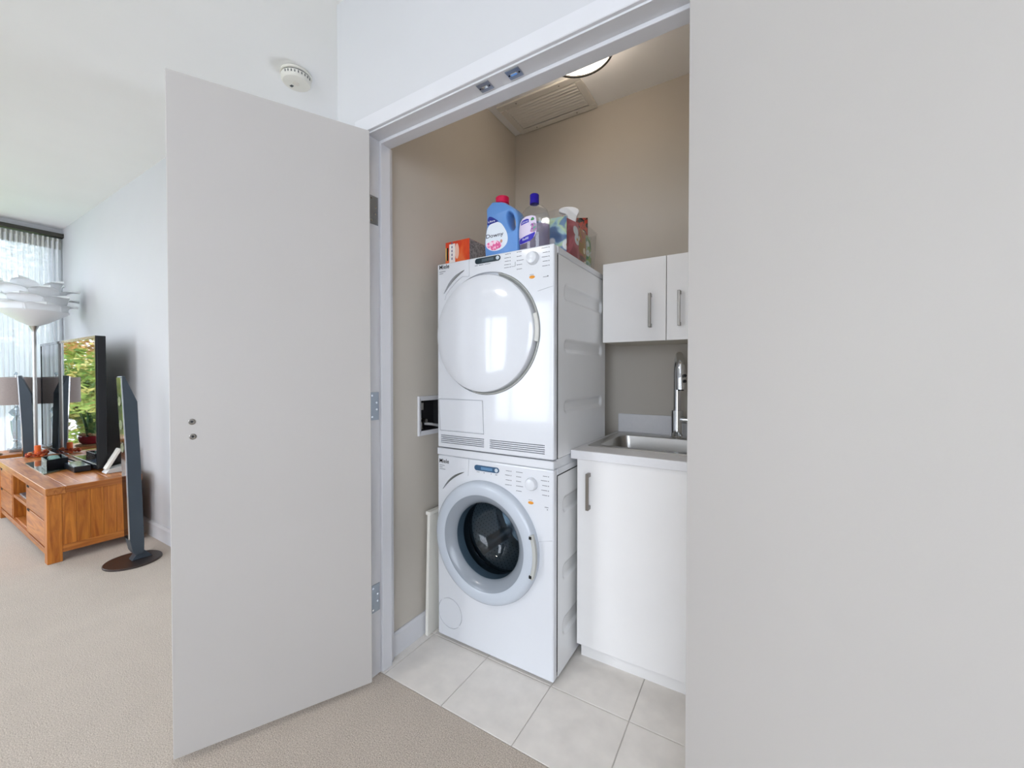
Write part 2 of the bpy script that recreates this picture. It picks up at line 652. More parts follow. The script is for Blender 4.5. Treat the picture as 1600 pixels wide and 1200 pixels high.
# window wall (left) and the wall behind the camera, each with a wide opening
ww = MB().box(WX - .14, WX, BACKY - .1, LRY, 0, 0.22)
ww.box(WX - .14, WX, BACKY - .1, LRY, 2.68, CEIL)
ww.box(WX - .14, WX, BACKY - .1, -1.4, 0.22, 2.68)
ww.box(WX - .14, WX, 1.12, LRY, 0.22, 2.68)
struct('wall_window', ww, M_white_wall)
wb = MB().box(WX, XR, BACKY - .12, BACKY, 0, 0.3)
wb.box(WX, XR, BACKY - .12, BACKY, 2.6, CEIL)
wb.box(WX, -4.9, BACKY - .12, BACKY, 0.3, 2.6)
wb.box(-3.1, -0.5, BACKY - .12, BACKY, 0.3, 2.6)
wb.box(3.0, XR, BACKY - .12, BACKY, 0.3, 2.6)
struct('wall_back', wb, M_white_wall)


def window(name, axis, pos, a0, a1, z0, z1, cuts):
    """frame bars and panes in an opening; axis 'x': plane x = pos, bars along y"""
    w = bpy.data.objects.new(name, None)
    COL.objects.link(w)
    w['kind'] = 'structure'
    P = (lambda a, b, c, d, t0, t1, mb: mb.box(pos + t0, pos + t1, a, b, c, d)) if axis == 'x' else \
        (lambda a, b, c, d, t0, t1, mb: mb.box(a, b, pos + t0, pos + t1, c, d))
    fr = MB()
    P(a0, a1, z0, z0 + .05, -.1, -.04, fr)
    P(a0, a1, z1 - .05, z1, -.1, -.04, fr)
    edges = [a0] + cuts + [a1]
    for k, e in enumerate(edges):
        lo = e if k == 0 else (e - .05 if k == len(edges) - 1 else e - .025)
        P(lo, lo + .05, z0 + .05, z1 - .05, -.1, -.04, fr)
    fr.build('window_frame', M_frame, w)
    for e0, e1 in zip(edges[:-1], edges[1:]):
        g = MB()
        P(e0 + .02, e1 - .02, z0 + .04, z1 - .04, -.072, -.066, g)
        g.build('pane', M_glass, w)
    return w


window('window_1', 'x', WX, -1.4, 1.12, 0.22, 2.68, [-.6, .2])
window('window_2', 'y', BACKY, -4.9, -3.1, 0.3, 2.6, [-4.0])
window('window_3', 'y', BACKY, -0.5, 3.0, 0.3, 2.6, [.4, 1.25, 2.1])

window('added_passage_window', 'y', 2.74, -2.45, -1.75, 0.8, 2.0, [-2.1])  # unseen window added to brighten the passage ceiling

# baseboards
bb = MB().prism([(WX, LRY, 0), (WX, LRY - .014, 0), (WX, LRY - .014, .095), (WX, LRY - .006, .112), (WX, LRY, .112)],
                (-2.7 - WX, 0, 0))
struct('baseboard_living', bb, M_trim)
bb = MB().prism([(CLX0, 1.195, 0), (CLX0 + .013, 1.195, 0), (CLX0 + .013, 1.195, .09), (CLX0 + .006, 1.195, .10), (CLX0, 1.195, .10)],
                (0, CLB - 1.195, 0))
struct('baseboard_closet', bb, M_trim)
struct('baseboard_right', MB().box(JX1 + .08, XR, FWY0 - .013, FWY0, 0, .11), M_trim)

# door frame: jambs, stops, head and casing (white satin)
tr = bpy.data.objects.new('trim_1', None)
COL.objects.link(tr)
tr['kind'] = 'structure'
STY = 1.112                                     # front of the door stop
mb = MB().box(JX0 - .02, JX0, FWY0 - .002, FWY1 + .012, 0, HEADZ)
mb.build('jamb', M_trim, tr)
MB().box(JX1, JX1 + .02, FWY0 - .002, FWY1 + .012, 0, HEADZ).build('jamb', M_trim, tr)
MB().box(JX0 - .02, JX1 + .02, FWY0 - .002, FWY1 + .012, HEADZ, HEADZ + .02).build('head_jamb', M_trim, tr)
MB().box(JX0, JX0 + .013, STY, FWY1 - .004, 0.0, HEADZ, 0.0015, 1).build('door_stop', M_trim, tr)
MB().box(JX1 - .013, JX1, STY, FWY1 - .004, 0.0, HEADZ, 0.0015, 1).build('door_stop', M_trim, tr)
MB().box(JX0 + .013, JX1 - .013, STY, FWY1 - .004, HEADZ - .013, HEADZ, 0.0015, 1).build('door_stop', M_trim, tr)
for x0, x1 in ((JX0 - .062, JX0 - .006), (JX1 + .006, JX1 + .062)):
    MB().box(x0, x1, FWY0 - .014, FWY0, 0, HEADZ + .006, 0.002, 1).build('casing', M_trim, tr)
MB().box(JX0 - .062, JX1 + .062, FWY0 - .014, FWY0, HEADZ + .006, HEADZ + .062, 0.002, 1).build('casing', M_trim, tr)
# inner casing towards the closet
MB().box(JX0 - .02, JX0 - .004, FWY1 + .012, FWY1 + .022, 0, HEADZ, 0.001, 1).build('casing', M_trim, tr)
# roller-catch strikes under the head
for sx in (-0.766, -0.654):
    p = MB().box(sx - .024, sx + .024, FWY0 + .004, FWY0 + .044, HEADZ - .003, HEADZ, 0.001, 1).build('strike_plate', M_hinge, tr)
    MB().box(sx - .012, sx + .012, FWY0 + .018, FWY0 + .028, HEADZ - .0055, HEADZ - .003, 0.001, 1).build('strike_dimple', M_chrome, p)
    for ex in (-.018, .018):
        MB().cyl((sx + ex, FWY0 + .024, HEADZ - .0042), (sx + ex, FWY0 + .024, HEADZ - .003), .003, 8).build('screw', M_black, p)


# door leaves ---------------------------------------------------
def leaf(name, pivot, ang, side, w=0.60, z0=0.020, z1=2.157, th=0.040):
    d = bpy.data.objects.new(name, None)
    COL.objects.link(d)
    d['kind'] = 'structure'
    d.location = (*pivot, 0)
    d.rotation_euler = (0, 0, ang)
    s = side                                     # +1: the face that looks into the closet lies at +y of the leaf
    mb = MB().box(0.0, w, min(0, s * th), max(0, s * th), z0, z1, 0.0015, 1)
    mb.build('door_leaf', M_door, d, local=True)
    return d


dl = leaf('door_1', (-1.308, 1.0538), -2.03872, 1)
dl['label'] = 'pale grey flush closet door leaf swung open, two bolts in its face'
for z in (1.074, 1.027):
    b = MB().lathe([(0.0095, 0), (0.0095, .002), (0.007, .003), (0.0055, .0015), (0.0, .0015)], (0.545 - (1.074 - z) * .04, 0.040, z), 'Y', 20)
    o = b.build('bolt_sleeve', M_nickel, dl, local=True, smooth=True)
    MB().lathe([(0.0042, 0), (0.0042, .0022), (0, .0022)], (0.545 - (1.074 - z) * .04, 0.040, z), 'Y', 6).build('bolt_socket', M_black, o, local=True)
for zc in (1.879, 1.095, 0.317):
    h = MB().box(JX0 - .0005, JX0 + .0022, FWY0 + .004, FWY0 + .046, zc - .056, zc + .056)
    # hinge leaf on the jamb (kept with the frame)
    hp = h.build('hinge_plate', M_hinge, tr)
    for k, (yy, zz) in enumerate(((.012, .043), (.034, .014), (.034, -.014), (.012, -.043))):
        MB().cyl((JX0 + .002, FWY0 + yy, zc + zz), (JX0 + .0032, FWY0 + yy, zc + zz), .0042, 10).build('screw', M_chrome, hp)
    MB().cyl((JX0 + .003, FWY0 - .008, zc - .056), (JX0 + .003, FWY0 - .008, zc + .056), .007, 12).build('hinge_knuckle', M_hinge, tr)
dr = leaf('door_2', (-0.112, 1.0538), R(-45), -1)
dr.location = (-0.112, 1.0538, 0)
dr['label'] = 'pale grey flush closet door leaf swung wide open, plain face'

# ================================================================ THE CLOSET
MX, MY, MW, MD, MT = -1.264, 1.4058, 0.595, 0.612, 1.729
WTOP, DBOT = 0.850, 0.886                        # washer top, dryer bottom


def lens_slot(mb, ua, za, ub, zb, wid, depth, y0):
    """crescent pocket between two points of the front"""
    pts = []
    n = 12
    dx, dz = ub - ua, zb - za
    L = math.hypot(dx, dz)
    nx, nz = -dz / L, dx / L
    for i in range(n + 1):
        t = i / n
        o = (0.0135 * math.sin(math.pi * t)) + wid * 0.5 * math.sin(math.pi * t) ** 0.7 + 0.0008
        pts.append((MX + ua + dx * t + nx * o, y0, za + dz * t + nz * o))
    for i in range(n, -1, -1):
        t = i / n
        o = (0.0135 * math.sin(math.pi * t)) - wid * 0.5 * math.sin(math.pi * t) ** 0.7 - 0.0008
        pts.append((MX + ua + dx * t + nx * o, y0, za + dz * t + nz * o))
    mb.prism(pts, (0, depth, 0))
    return pts


def stamped_side(z0, z1, y0, y1, stamps, parent):
    """right side sheet with shallow pressed recesses"""
    x = MX + MW
    t = bmesh.new()
    ny, nz = 90, 150
    rows = []

    def sm(v):
        v = max(0, min(1, v))
        return v * v * (3 - 2 * v)
    for j in range(nz + 1):
        z = z0 + (z1 - z0) * j / nz
        row = []
        for i in range(ny + 1):
            y = y0 + (y1 - y0) * i / ny
            d = 0
            for (a0, a1, b0, b1) in stamps:
                hw, hh = (a1 - a0) / 2, (b1 - b0) / 2
                rr = min(hh, 0.024)
                qx = max(abs(y - (a0 + a1) / 2) - hw + rr, 0)
                qz = max(abs(z - (b0 + b1) / 2) - hh + rr, 0)
                dist = math.hypot(qx, qz) - rr
                d = max(d, sm(-dist / 0.014 + 0.1))
            row.append(t.verts.new((x - 0.009 * d, y, z)))
        rows.append(row)
    for a, b in zip(rows[:-1], rows[1:]):
        for i in range(ny):
            t.faces.new((a[i], a[i + 1], b[i + 1], b[i]))
    m = MB()
    m.merge(t)
    return m.build('side_panel', M_enamel_side, parent, smooth=True, angle=60)


def control_marks(parent, cols, dots_right, extra=()):
    """the small unreadable rows of print round the dial, one thin layer"""
    mb = MB()
    y = MY - .0006
    random.seed(3)
    for (u, zs, dot) in cols:
        for z in zs:
            l = random.uniform(.016, .028)
            if dot == 'r':
                mb.box(MX + u - l - .005, MX + u - .005, y, y + .0008, z - .0011, z + .0011)
                mb.box(MX + u - .0015, MX + u + .0022, y, y + .0008, z - .0018, z + .0018)
            else:
                mb.box(MX + u + .004, MX + u + .004 + l, y, y + .0008, z - .0011, z + .0011)
                mb.box(MX + u - .0015, MX + u + .0022, y, y + .0008, z - .0018, z + .0018)
    for (u0, u1, z0, z1) in extra:
        mb.box(MX + u0, MX + u1, y, y + .0008, z0, z1)
    return tag(mb.build('control_print', M_ink, parent), kind='stuff')


def display(parent, uc, zc, w, h, colr, name):
    pill = []
    n = 10
    for k in range(n + 1):
        a = -math.pi / 2 + math.pi * k / n
        pill.append((MX + uc + w / 2 - h / 2 + h / 2 * math.cos(a), MY - .003, zc + h / 2 * math.sin(a)))
    for k in range(n + 1):
        a = math.pi / 2 + math.pi * k / n
        pill.append((MX + uc - w / 2 + h / 2 + h / 2 * math.cos(a), MY - .003, zc + h / 2 * math.sin(a)))
    p = MB().prism(pill, (0, .006, 0)).build('display_panel', mat(name, colr, 0.12, var=0), parent)
    MB().box(MX + uc - w * .22, MX + uc + w * .24, MY - .0036, MY - .002, zc - h * .26, zc + h * .26).build(
        'screen', mat(name + '_screen', tuple(min(255, int(c * 1.25 + 22)) for c in colr), 0.25, var=0.05), p)
    MB().lathe([(h * .34, 0), (h * .34, .0022), (h * .28, .003), (0, .003)], (MX + uc + w / 2 - h * .52, MY - .003, zc), '-Y', 20).build(
        'start_button', mat('pale_button', (196, 208, 216), 0.3, var=0), p, smooth=True)
    return p


def dial(parent, u, z, r=0.0265):
    MB().lathe([(r, 0), (r, .004), (r * .9, .014), (r * .82, .018), (r * .74, .019), (0, .0185)], (MX + u, MY, z), '-Y', 40).build(
        'programme_dial', M_enamel, parent, smooth=True)


def brand(parent, u0, u1, z, lines):
    mb = MB()
    text_on(mb, 'Miele', MX + u0, MX + u1, z, lambda x, zz: (x, MY - .0008, zz), bold=0.012)
    mb.build('brand_lettering', M_inkdark, parent)
    mb = MB()
    for k, l in enumerate(lines):
        zz = z - .012 - k * .0085
        mb.box(MX + u0, MX + u0 + l, MY - .0008, MY + .0004, zz - .0012, zz + .0012)
    mb.build('model_print', M_ink, parent)


def seam_path(mb, pts, w=0.0018, depth=0.004):
    """thin groove along a polyline on the front, (u, z) points"""
    for (u0, z0), (u1, z1) in zip(pts[:-1], pts[1:]):
        dx, dz = u1 - u0, z1 - z0
        L = math.hypot(dx, dz)
        nx, nz = -dz / L * w / 2, dx / L * w / 2
        ex, ez = dx / L * w * .3, dz / L * w * .3
        mb.prism([(MX + u0 - ex + nx, MY - .003, z0 - ez + nz), (MX + u1 + ex + nx, MY - .003, z1 + ez + nz),
                  (MX + u1 + ex - nx, MY - .003, z1 + ez - nz), (MX + u0 - ex - nx, MY - .003, z0 - ez - nz)], (0, depth + .003, 0))


def carcass(parent, z0, z1, washer=False):
    """inner dark shell that shows in the gaps, back and left side"""
    if washer:
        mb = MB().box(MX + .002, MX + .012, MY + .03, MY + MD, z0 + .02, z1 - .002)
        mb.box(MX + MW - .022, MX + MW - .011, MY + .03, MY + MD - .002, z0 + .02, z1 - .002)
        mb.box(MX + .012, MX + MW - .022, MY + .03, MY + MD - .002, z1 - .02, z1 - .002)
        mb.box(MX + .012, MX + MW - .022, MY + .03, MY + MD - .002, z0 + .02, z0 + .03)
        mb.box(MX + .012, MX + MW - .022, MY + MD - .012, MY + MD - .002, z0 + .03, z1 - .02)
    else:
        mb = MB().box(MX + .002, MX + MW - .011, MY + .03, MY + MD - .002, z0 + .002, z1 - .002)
    return mb.build('inner_shell', M_shell, parent)


# ---- washer -----------------------------------------------------
wa = thing('washing_machine', 'white front-loading washing machine standing on the tiled floor, open dark porthole', 'washing machine',
           (MX + MW / 2, MY + MD / 2, 0))
carcass(wa, 0, WTOP, True)
fp = MB().box(MX, MX + MW, MY, MY + .034, 0.012, WTOP, 0.007, 3).build('front_panel', M_enamel, wa)
WDU, WDZ = 0.272, 0.503
c1 = MB().lathe([(0, -.02), (.232, -.02), (.232, .08), (0, .08)], (MX + WDU, MY, WDZ), 'Y', 72)
cut(fp, c1)
# drawer seam, pocket, service-flap groove
sc = MB()
seam_path(sc, [(.182, .853), (.178, .775)])
cut(fp, sc)
sc = MB()
arc = [(WDU + .290 * math.cos(a), WDZ + .290 * math.sin(a)) for a in [R(108 + k * 6) for k in range(0, 8)]]
cut(fp, (lambda m: (lens_slot(m, .031, .694, .155, .787, .0085, .03, MY - .01), m)[1])(MB()))
slot = MB()
lens_slot(slot, .031, .694, .155, .787, .0080, .002, MY + .012)
slot.build('drawer_grip', M_slot, wa)
flap = MB().lathe([(.0695, -.003), (.0695, .004), (.0672, .004), (.0672, -.003), (.0695, -.003)], (MX + .072, MY, .128), 'Y', 60)
cut(fp, flap)
sc = MB()
seam_path(sc, [(.53, .558), (.60, .576)], 0.0014, 0.003)
cut(fp, sc)
# top rail, side sheets
MB().box(MX + .0, MX + MW, MY + .034, MY + MD, .822, WTOP, 0.003, 1).build('top_panel', M_enamel, wa)
stamped_side(.014, .8195, MY + .037, MY + MD, [(1.495, 2.10, .655, .722), (1.495, 2.10, .378, .445), (1.495, 2.10, .150, .222)], wa)
MB().box(MX - .0, MX + .002, MY + .037, MY + MD, .014, .8195).build('side_panel', M_enamel_side, wa)
for fx in (.05, MW - .05):
    for fy in (.07, MD - .06):
        MB().cyl((MX + fx, MY + fy, 0), (MX + fx, MY + fy, .022), .02, 14).build('foot', M_black, wa)
# porthole door: silver outer ring, grey inner ring, smoked bowl
dx, dz = MX + WDU, WDZ
ring = MB().lathe([(.262, .002), (.262, -.012), (.258, -.024), (.250, -.031), (.238, -.034), (.210, -.033), (.205, -.030),
                   (.205, .03), (.22, .03), (.22, .002), (.262, .002)], (dx, MY, dz), 'Y', 96)
rg = ring.build('door_ring', M_doorring, wa, smooth=True, angle=40)
MB().lathe([(.2055, -.029), (.198, -.026), (.185, -.018), (.172, -.006), (.165, .004), (.163, .012), (.160, .05), (.168, .05), (.206, .02), (.2055, -.029)],
           (dx, MY, dz), 'Y', 96).build('inner_ring', M_greyplastic if False else mat('grey_porthole_ring', (146, 153, 161), 0.25, var=0.02, coat=0.3), rg, smooth=True)
MB().lathe([(.162, .006), (.158, .03), (.150, .075), (.135, .105), (.10, .128), (.05, .138), (0, .140)], (dx, MY, dz), 'Y', 72).build(
    'porthole_glass', M_bowlglass, rg, smooth=True)
MB().lathe([(.1655, .012), (.1655, .05), (.175, .065), (.172, .10), (.178, .112), (.20, .112), (.232, .02), (.232, .05), (.21, .13), (.176, .135)],
           (dx, MY, dz), 'Y', 72).build('door_seal', M_rubber, wa, smooth=True)
# handle notch on the ring's right edge
hn = MB()
for k in range(9):
    pass
pts_o, pts_i = [], []
for k in range(13):
    a = R(-20 + 40 * k / 12)
    pts_o.append((dx + .2635 * math.cos(a), MY - .020, dz + .2635 * math.sin(a)))
    pts_i.append((dx + .2475 * math.cos(a), MY - .020, dz + .2475 * math.sin(a)))
hn.prism(pts_o + pts_i[::-1], (0, -.0165, 0), 0.002, 1)
hn.build('door_grip', mat('warm_grey_grip', (186, 187, 182), 0.35, var=0.02), rg)
for a in (R(-18), R(18)):
    MB().box(dx + .250 * math.cos(a) - .005, dx + .250 * math.cos(a) + .007, MY - .0385, MY - .03, dz + .25 * math.sin(a) - .006, dz + .25 * math.sin(a) + .006, 0.001, 1).build(
        'grip_clip', M_black, rg)
# drum: ribbed, perforated wall, three paddles
dm = MB()
prof = [(.176, .135), (.20, .14), (.232, .15)]
for k in range(13):
    prof.append((.238 + (.004 if k % 2 else 0), .16 + k * .024))
prof += [(.225, .47), (.12, .485), (0, .49)]
dm.lathe(prof, (dx, MY, dz), 'Y', 64)
drum = dm.build('drum', M_drum, wa, smooth=True)
hol = MB()
holes = 0
for i in range(46):
    for k in range(22):
        a = 2 * math.pi * (i + .5 * (k % 2)) / 46
        y = MY + .17 + k * .0135
        r = .2375
        t1 = Vector((-math.sin(a), 0, math.cos(a))) * .0032
        t2 = Vector((0, .0032, 0))
        c = Vector((dx + r * math.cos(a), y, dz + r * math.sin(a)))
        hol.poly([c + t1, c + t2, c - t1, c - t2])
ho = hol.build('drum_perforation', M_dark, drum)
ho['kind'] = 'stuff'
for a in (R(100), R(220), R(340)):
    ca, sa = math.cos(a), math.sin(a)
    q = MB()
    t_ = Vector((-sa, 0, ca))
    n_ = Vector((ca, 0, sa))
    o_ = Vector((dx, MY, dz))
    q.prism([o_ + n_ * .240 + t_ * .035 + Vector((0, .17, 0)), o_ + n_ * .205 + t_ * .012 + Vector((0, .17, 0)), o_ + n_ * .198 + Vector((0, .17, 0)),
             o_ + n_ * .205 - t_ * .012 + Vector((0, .17, 0)), o_ + n_ * .240 - t_ * .035 + Vector((0, .17, 0))], (0, .29, 0), 0.004, 2)
    q.build('drum_paddle', M_drum, drum)
# controls
brand(wa, .012, .068, .8155, (.030, .018, .034))
display(wa, .278, .817, .128, .0235, (60, 92, 122), 'washer_display')
dial(wa, .498, .784)
control_marks(wa, [(.400, [.822, .804, .784, .764], 'r'), (.428, [.823, .804, .785, .766, .746], 'l'),
                   (.572, [.822, .804, .785, .766, .747], 'r')], None,
              [(.225, .24, .7975, .7995), (.262, .266, .796, .800), (.300, .303, .796, .800), (.322, .332, .796, .799), (.556, .572, .699, .7015), (.566, .570, .690, .694),
               (.484, .502, .7175, .719)])
MB().lathe([(.0125, 0), (.0125, .0012), (.010, .002), (0, .002)], (MX + .494, MY, .7075), '-Y', 24, sx=1, sy=.48).build('orange_badge', M_orange_badge, wa, smooth=True)

# ---- stacking strip ---------------------------------------------
sk = MB().box(MX, MX + MW + .002, MY - .004, MY + .03, WTOP + .002, DBOT - .002, 0.003, 1)
sk.box(MX + .004, MX + MW - .004, MY + .03, MY + MD - .01, WTOP, DBOT)
tag(sk.build('stacking_kit', M_enamel, None, (MX + MW / 2, MY + MD / 2, WTOP)), 'white stacking strip between the two laundry machines', 'stacking strip')

# ---- dryer ------------------------------------------------------
dy = thing('tumble_dryer', 'white tumble dryer stacked on the washing machine, solid round door and vent slots', 'dryer', (MX + MW / 2, MY + MD / 2, DBOT))
carcass(dy, DBOT, MT)
fp = MB().box(MX, MX + MW, MY, MY + .034, DBOT + .001, MT, 0.007, 3).build('front_panel', M_enamel, dy)
DDU, DDZ = 0.273, 1.397
# recess for the round door
cut(fp, MB().lathe([(0, -.02), (.2625, -.02), (.2625, .020), (0, .020)], (MX + DDU, MY, DDZ), 'Y', 96))
c2 = MB()
for (u0, u1, n) in ((.020, .264, 5), (.294, .556, 5)):
    for k in range(n):
        zc = .910 + k * .0082
        c2.box(MX + u0, MX + u1, MY - .01, MY + .02, zc - .0021, zc + .0021)
cut(fp, c2)
c3 = MB()
seam_path(c3, [(.008, 1.110), (.256, 1.110), (.262, .9655), (.016, .9655), (.008, 1.110)], 0.0030, 0.010)
cut(fp, c3)
c4 = MB()
seam_path(c4, [(.185, 1.735), (.185, 1.652)] , 0.0018, 0.005)
cut(fp, c4)
c4 = MB()
ap = [(.185, 1.652)] + [(DDU + .288 * math.cos(R(a)), DDZ + .288 * math.sin(R(a))) for a in (116, 124, 132, 140)] + [(.052, 1.572), (.045, 1.562)]
seam_path(c4, ap, 0.0016, 0.004)
cut(fp, c4)
c4 = MB()
seam_path(c4, [(-.01, 1.578), (.045, 1.562)], 0.0013, 0.003)
seam_path(c4, [(.525, 1.552), (.61, 1.568)], 0.0013, 0.003)
cut(fp, c4)
cut(fp, (lambda m: (lens_slot(m, .040, 1.590, .160, 1.684, .0130, .03, MY - .01), m)[1])(MB()))
slot = MB()
lens_slot(slot, .040, 1.590, .160, 1.684, .0125, .002, MY + .014)
slot.build('container_grip', M_slot, dy)
MB().box(MX, MX + MW, MY + .034, MY + MD, 1.700, MT, 0.003, 1).build('top_panel', M_enamel, dy)
stamped_side(DBOT + .003, 1.6975, MY + .037, MY + MD, [(1.505, 1.965, 1.525, 1.592), (1.505, 1.965, 1.314, 1.366), (1.505, 1.965, 1.064, 1.116)], dy)
MB().box(MX, MX + .002, MY + .037, MY + MD, DBOT + .003, 1.6975).build('side_panel', M_enamel_side, dy)
# round door: domed disc set slightly to the left in its recess, grey grip crescent shows at the right
ddx, ddz = MX + DDU, DDZ
MB().lathe([(.2620, .0195), (.2605, -.002), (.2560, -.0035), (.2530, .004), (.2350, .0190), (.2620, .0195)], (ddx, MY, ddz), 'Y', 96,
           a0=R(-75), a1=R(105)).build('grip_channel', M_greyplastic, dy, smooth=True)
dd = MB().lathe([(.2500, .016), (.2510, -.010), (.2480, -.0165), (.2400, -.0205), (.215, -.0255), (.17, -.0305), (.11, -.0345), (.05, -.0365), (0, -.037)],
                (MX + .2635, MY, ddz), 'Y', 96).build('door', M_enamel, dy, smooth=True, angle=30)
pts_o, pts_i = [], []
for k in range(13):
    a = R(-10 + 26 * k / 12)
    pts_o.append((ddx + .2605 * math.cos(a), MY - .0005, ddz + .2605 * math.sin(a)))
    pts_i.append((ddx + .243 * math.cos(a), MY - .0005, ddz + .243 * math.sin(a)))
MB().prism(pts_o + pts_i[::-1], (0, -.010, 0), 0.002, 1).build('door_grip', mat('cream_grip', (206, 205, 198), 0.35, var=0.02), dd)
brand(dy, .014, .072, 1.7045, (.036, .022))
display(dy, .284, 1.7105, .130, .0235, (38, 52, 60), 'dryer_display')
dial(dy, .503, 1.684)
control_marks(dy, [(.396, [1.719, 1.704, 1.690, 1.676, 1.664], 'r'), (.430, [1.719, 1.702, 1.685, 1.668, 1.650], 'l'),
                   (.573, [1.717, 1.699, 1.682, 1.665, 1.647], 'r')], None,
              [(.216, .232, 1.692, 1.6945), (.238, .262, 1.692, 1.6945), (.268, .298, 1.692, 1.694), (.42, .4215, 1.664, 1.682), (.40, .42, 1.6635, 1.665),
               (.548, .568, 1.603, 1.605), (.566, .571, 1.603, 1.608), (.488, .506, 1.6195, 1.621)])
MB().lathe([(.0125, 0), (.0125, .0012), (.010, .002), (0, .002)], (MX + .499, MY, 1.610), '-Y', 24, sx=1, sy=.5).build('orange_badge', M_orange_badge, dy, smooth=True)


# ---- cabinets, worktop, sink ------------------------------------
def bar_handle(parent, x, y, z0, z1, w=0.0125):
    """square bar pull on the front plane y, sticking out towards -y"""
    MB().box(x - w / 2, x + w / 2, y - .030, y - .0225, z0, z1, 0.001, 1).box(
        x - w / 2, x + w / 2, y - .0225, y, z1 - .016, z1, 0.001, 1).box(
        x - w / 2, x + w / 2, y - .0225, y, z0, z0 + .016, 0.001, 1).build('handle', M_nickel, parent)


RX = CLX1 - .004
bc = thing('base_cabinet', 'white base cabinet under the sink with a steel bar handle', 'cabinet', (-.36, 1.9, 0))
BDY = 1.592                                       # door face
m_ = MB().box(-.654, -.638, BDY + .021, CLB - .01, .075, .868)
m_.box(-.638, RX, BDY + .60, CLB - .01, .075, .868)
m_.box(-.638, RX, BDY + .021, CLB - .02, .075, .09)
m_.build('carcass', M_cabside, bc)
MB().box(-.644, RX, BDY + .043, BDY + .058, 0, .077).build('kickboard', M_cab, bc)
d_ = MB().box(-.648, RX - .002, BDY, BDY + .019, .074, .866, 0.001, 1).build('door', M_cab, bc)
bar_handle(d_, -.594, BDY, .660, .812)

wt = MB()
wx0, wx1, wy0, wy1, wz0, wz1 = -.667, RX, 1.566, CLB - .002, .8685, .905
wt.box(wx0, wx1, wy0, wy1, wz0, wz1, 0.002, 1)
wto = wt.build('worktop', M_counter, None, (-.36, 1.9, wz0))
cut(wto, MB().box(-.607, -.128, 1.722, 2.092, .8, 1.0))
tag(wto, 'pale grey worktop around the steel sink, on the base cabinet', 'worktop')
tag(MB().box(-.657, RX, CLB - .022, CLB - .002, .9052, 1.005, 0.001, 1).build('backsplash', M_counter, None, (-.36, CLB - .01, .905)),
    'low pale grey upstand board behind the tap', 'backsplash')

# sink: one pressed sheet: rim, rounded bowl
def rrect(x0, x1, y0, y1, r, z, n=6):
    out = []
    for (cx, cy, a0) in ((x1 - r, y1 - r, 0), (x0 + r, y1 - r, 90), (x0 + r, y0 + r, 180), (x1 - r, y0 + r, 270)):
        for k in range(n + 1):
            a = R(a0 + 90 * k / n)
            out.append(Vector((cx + r * math.cos(a), cy + r * math.sin(a), z)))
    return out


sink = thing('sink', 'stainless steel drop-in sink set in the worktop', 'sink', (-.37, 1.92, .905))
loops = [rrect(-.643, -.090, 1.690, 2.168, .018, .9052), rrect(-.641, -.092, 1.692, 2.166, .018, .9085), rrect(-.612, -.122, 1.724, 2.095, .045, .9090),
         rrect(-.603, -.131, 1.733, 2.086, .045, .905), rrect(-.598, -.136, 1.738, 2.081, .045, .88), rrect(-.588, -.146, 1.748, 2.071, .045, .745),
         rrect(-.56, -.174, 1.776, 2.043, .05, .728), rrect(-.40, -.33, 1.88, 1.95, .034, .724)]
t = bmesh.new()
vl = [[t.verts.new(p) for p in l] for l in loops]
for a, b in zip(vl[:-1], vl[1:]):
    for i in range(len(a)):
        t.faces.new((a[i], a[(i + 1) % len(a)], b[(i + 1) % len(b)], b[i]))
bmesh.ops.recalc_face_normals(t, faces=t.faces[:])
m_ = MB()
m_.merge(t)
m_.build('sink_bowl', M_steel, sink, smooth=True, angle=50)
MB().lathe([(.045, -.001), (.045, .003), (.036, .004), (.03, -.002), (0, -.003)], (-.365, 1.915, .724), 'Z', 28).build('drain', M_chrome, sink, smooth=True)

tap = thing('tap', 'tall chrome pull-out kitchen tap behind the sink', 'tap', (-.336, 2.128, .909))
tx, ty = -.336, 2.128
MB().lathe([(.034, .909), (.034, .913), (.031, .917), (.029, .919), (.029, 1.040), (.028, 1.044), (.016, 1.045)], (tx, ty, 0), 'Z', 32).build(
    'tap_body', M_chrome, tap, smooth=True)
td = Vector((.043, -.17, 0)).normalized()
path = [Vector((tx, ty, 1.04)), Vector((tx, ty, 1.15)), Vector((tx, ty, 1.235))]
for k in range(1, 11):
    a = math.pi * k / 11
    path.append(Vector((tx, ty, 1.235)) + td * (.078 * (1 - math.cos(a))) + Vector((0, 0, .078 * math.sin(a))))
MB().tube(path, .0175, 24).build('spout', M_chrome, tap, smooth=True)
e0 = path[-1]
e1 = e0 + Vector((td.x * .012, td.y * .012, -.105))
sh = MB().tube([e0 + Vector((0, 0, .012)), e0, e0 + (e1 - e0) * .25, e0 + (e1 - e0) * .9, e1], [.0178, .0205, .0220, .0222, .0215], 24).build('spray_head', M_chrome, tap, smooth=True)
MB().cyl(e1 + Vector((0, 0, .002)), e1 - Vector((0, 0, .004)), .013, 20).build('nozzle', M_black, sh)
for zz in (.055, .030):
    c = e1 + Vector((0.017, -.0125, zz + .01))
    MB().cyl(c, c + Vector((.003, -.004, 0)), .0075, 14).build('spray_button', M_black, sh)
MB().tube([(tx + .020, ty - .010, 1.000), (tx + .055, ty - .016, 1.000), (tx + .088, ty - .022, 1.001)], .0165, 20).build('lever_hub', M_chrome, tap, smooth=True)
MB().tube([(tx + .088, ty - .022, 1.003), (tx + .12, ty - .028, 1.010), (tx + .165, ty - .034, 1.020)], [.008, .007, .006], 12).build('lever', M_chrome, tap, smooth=True)

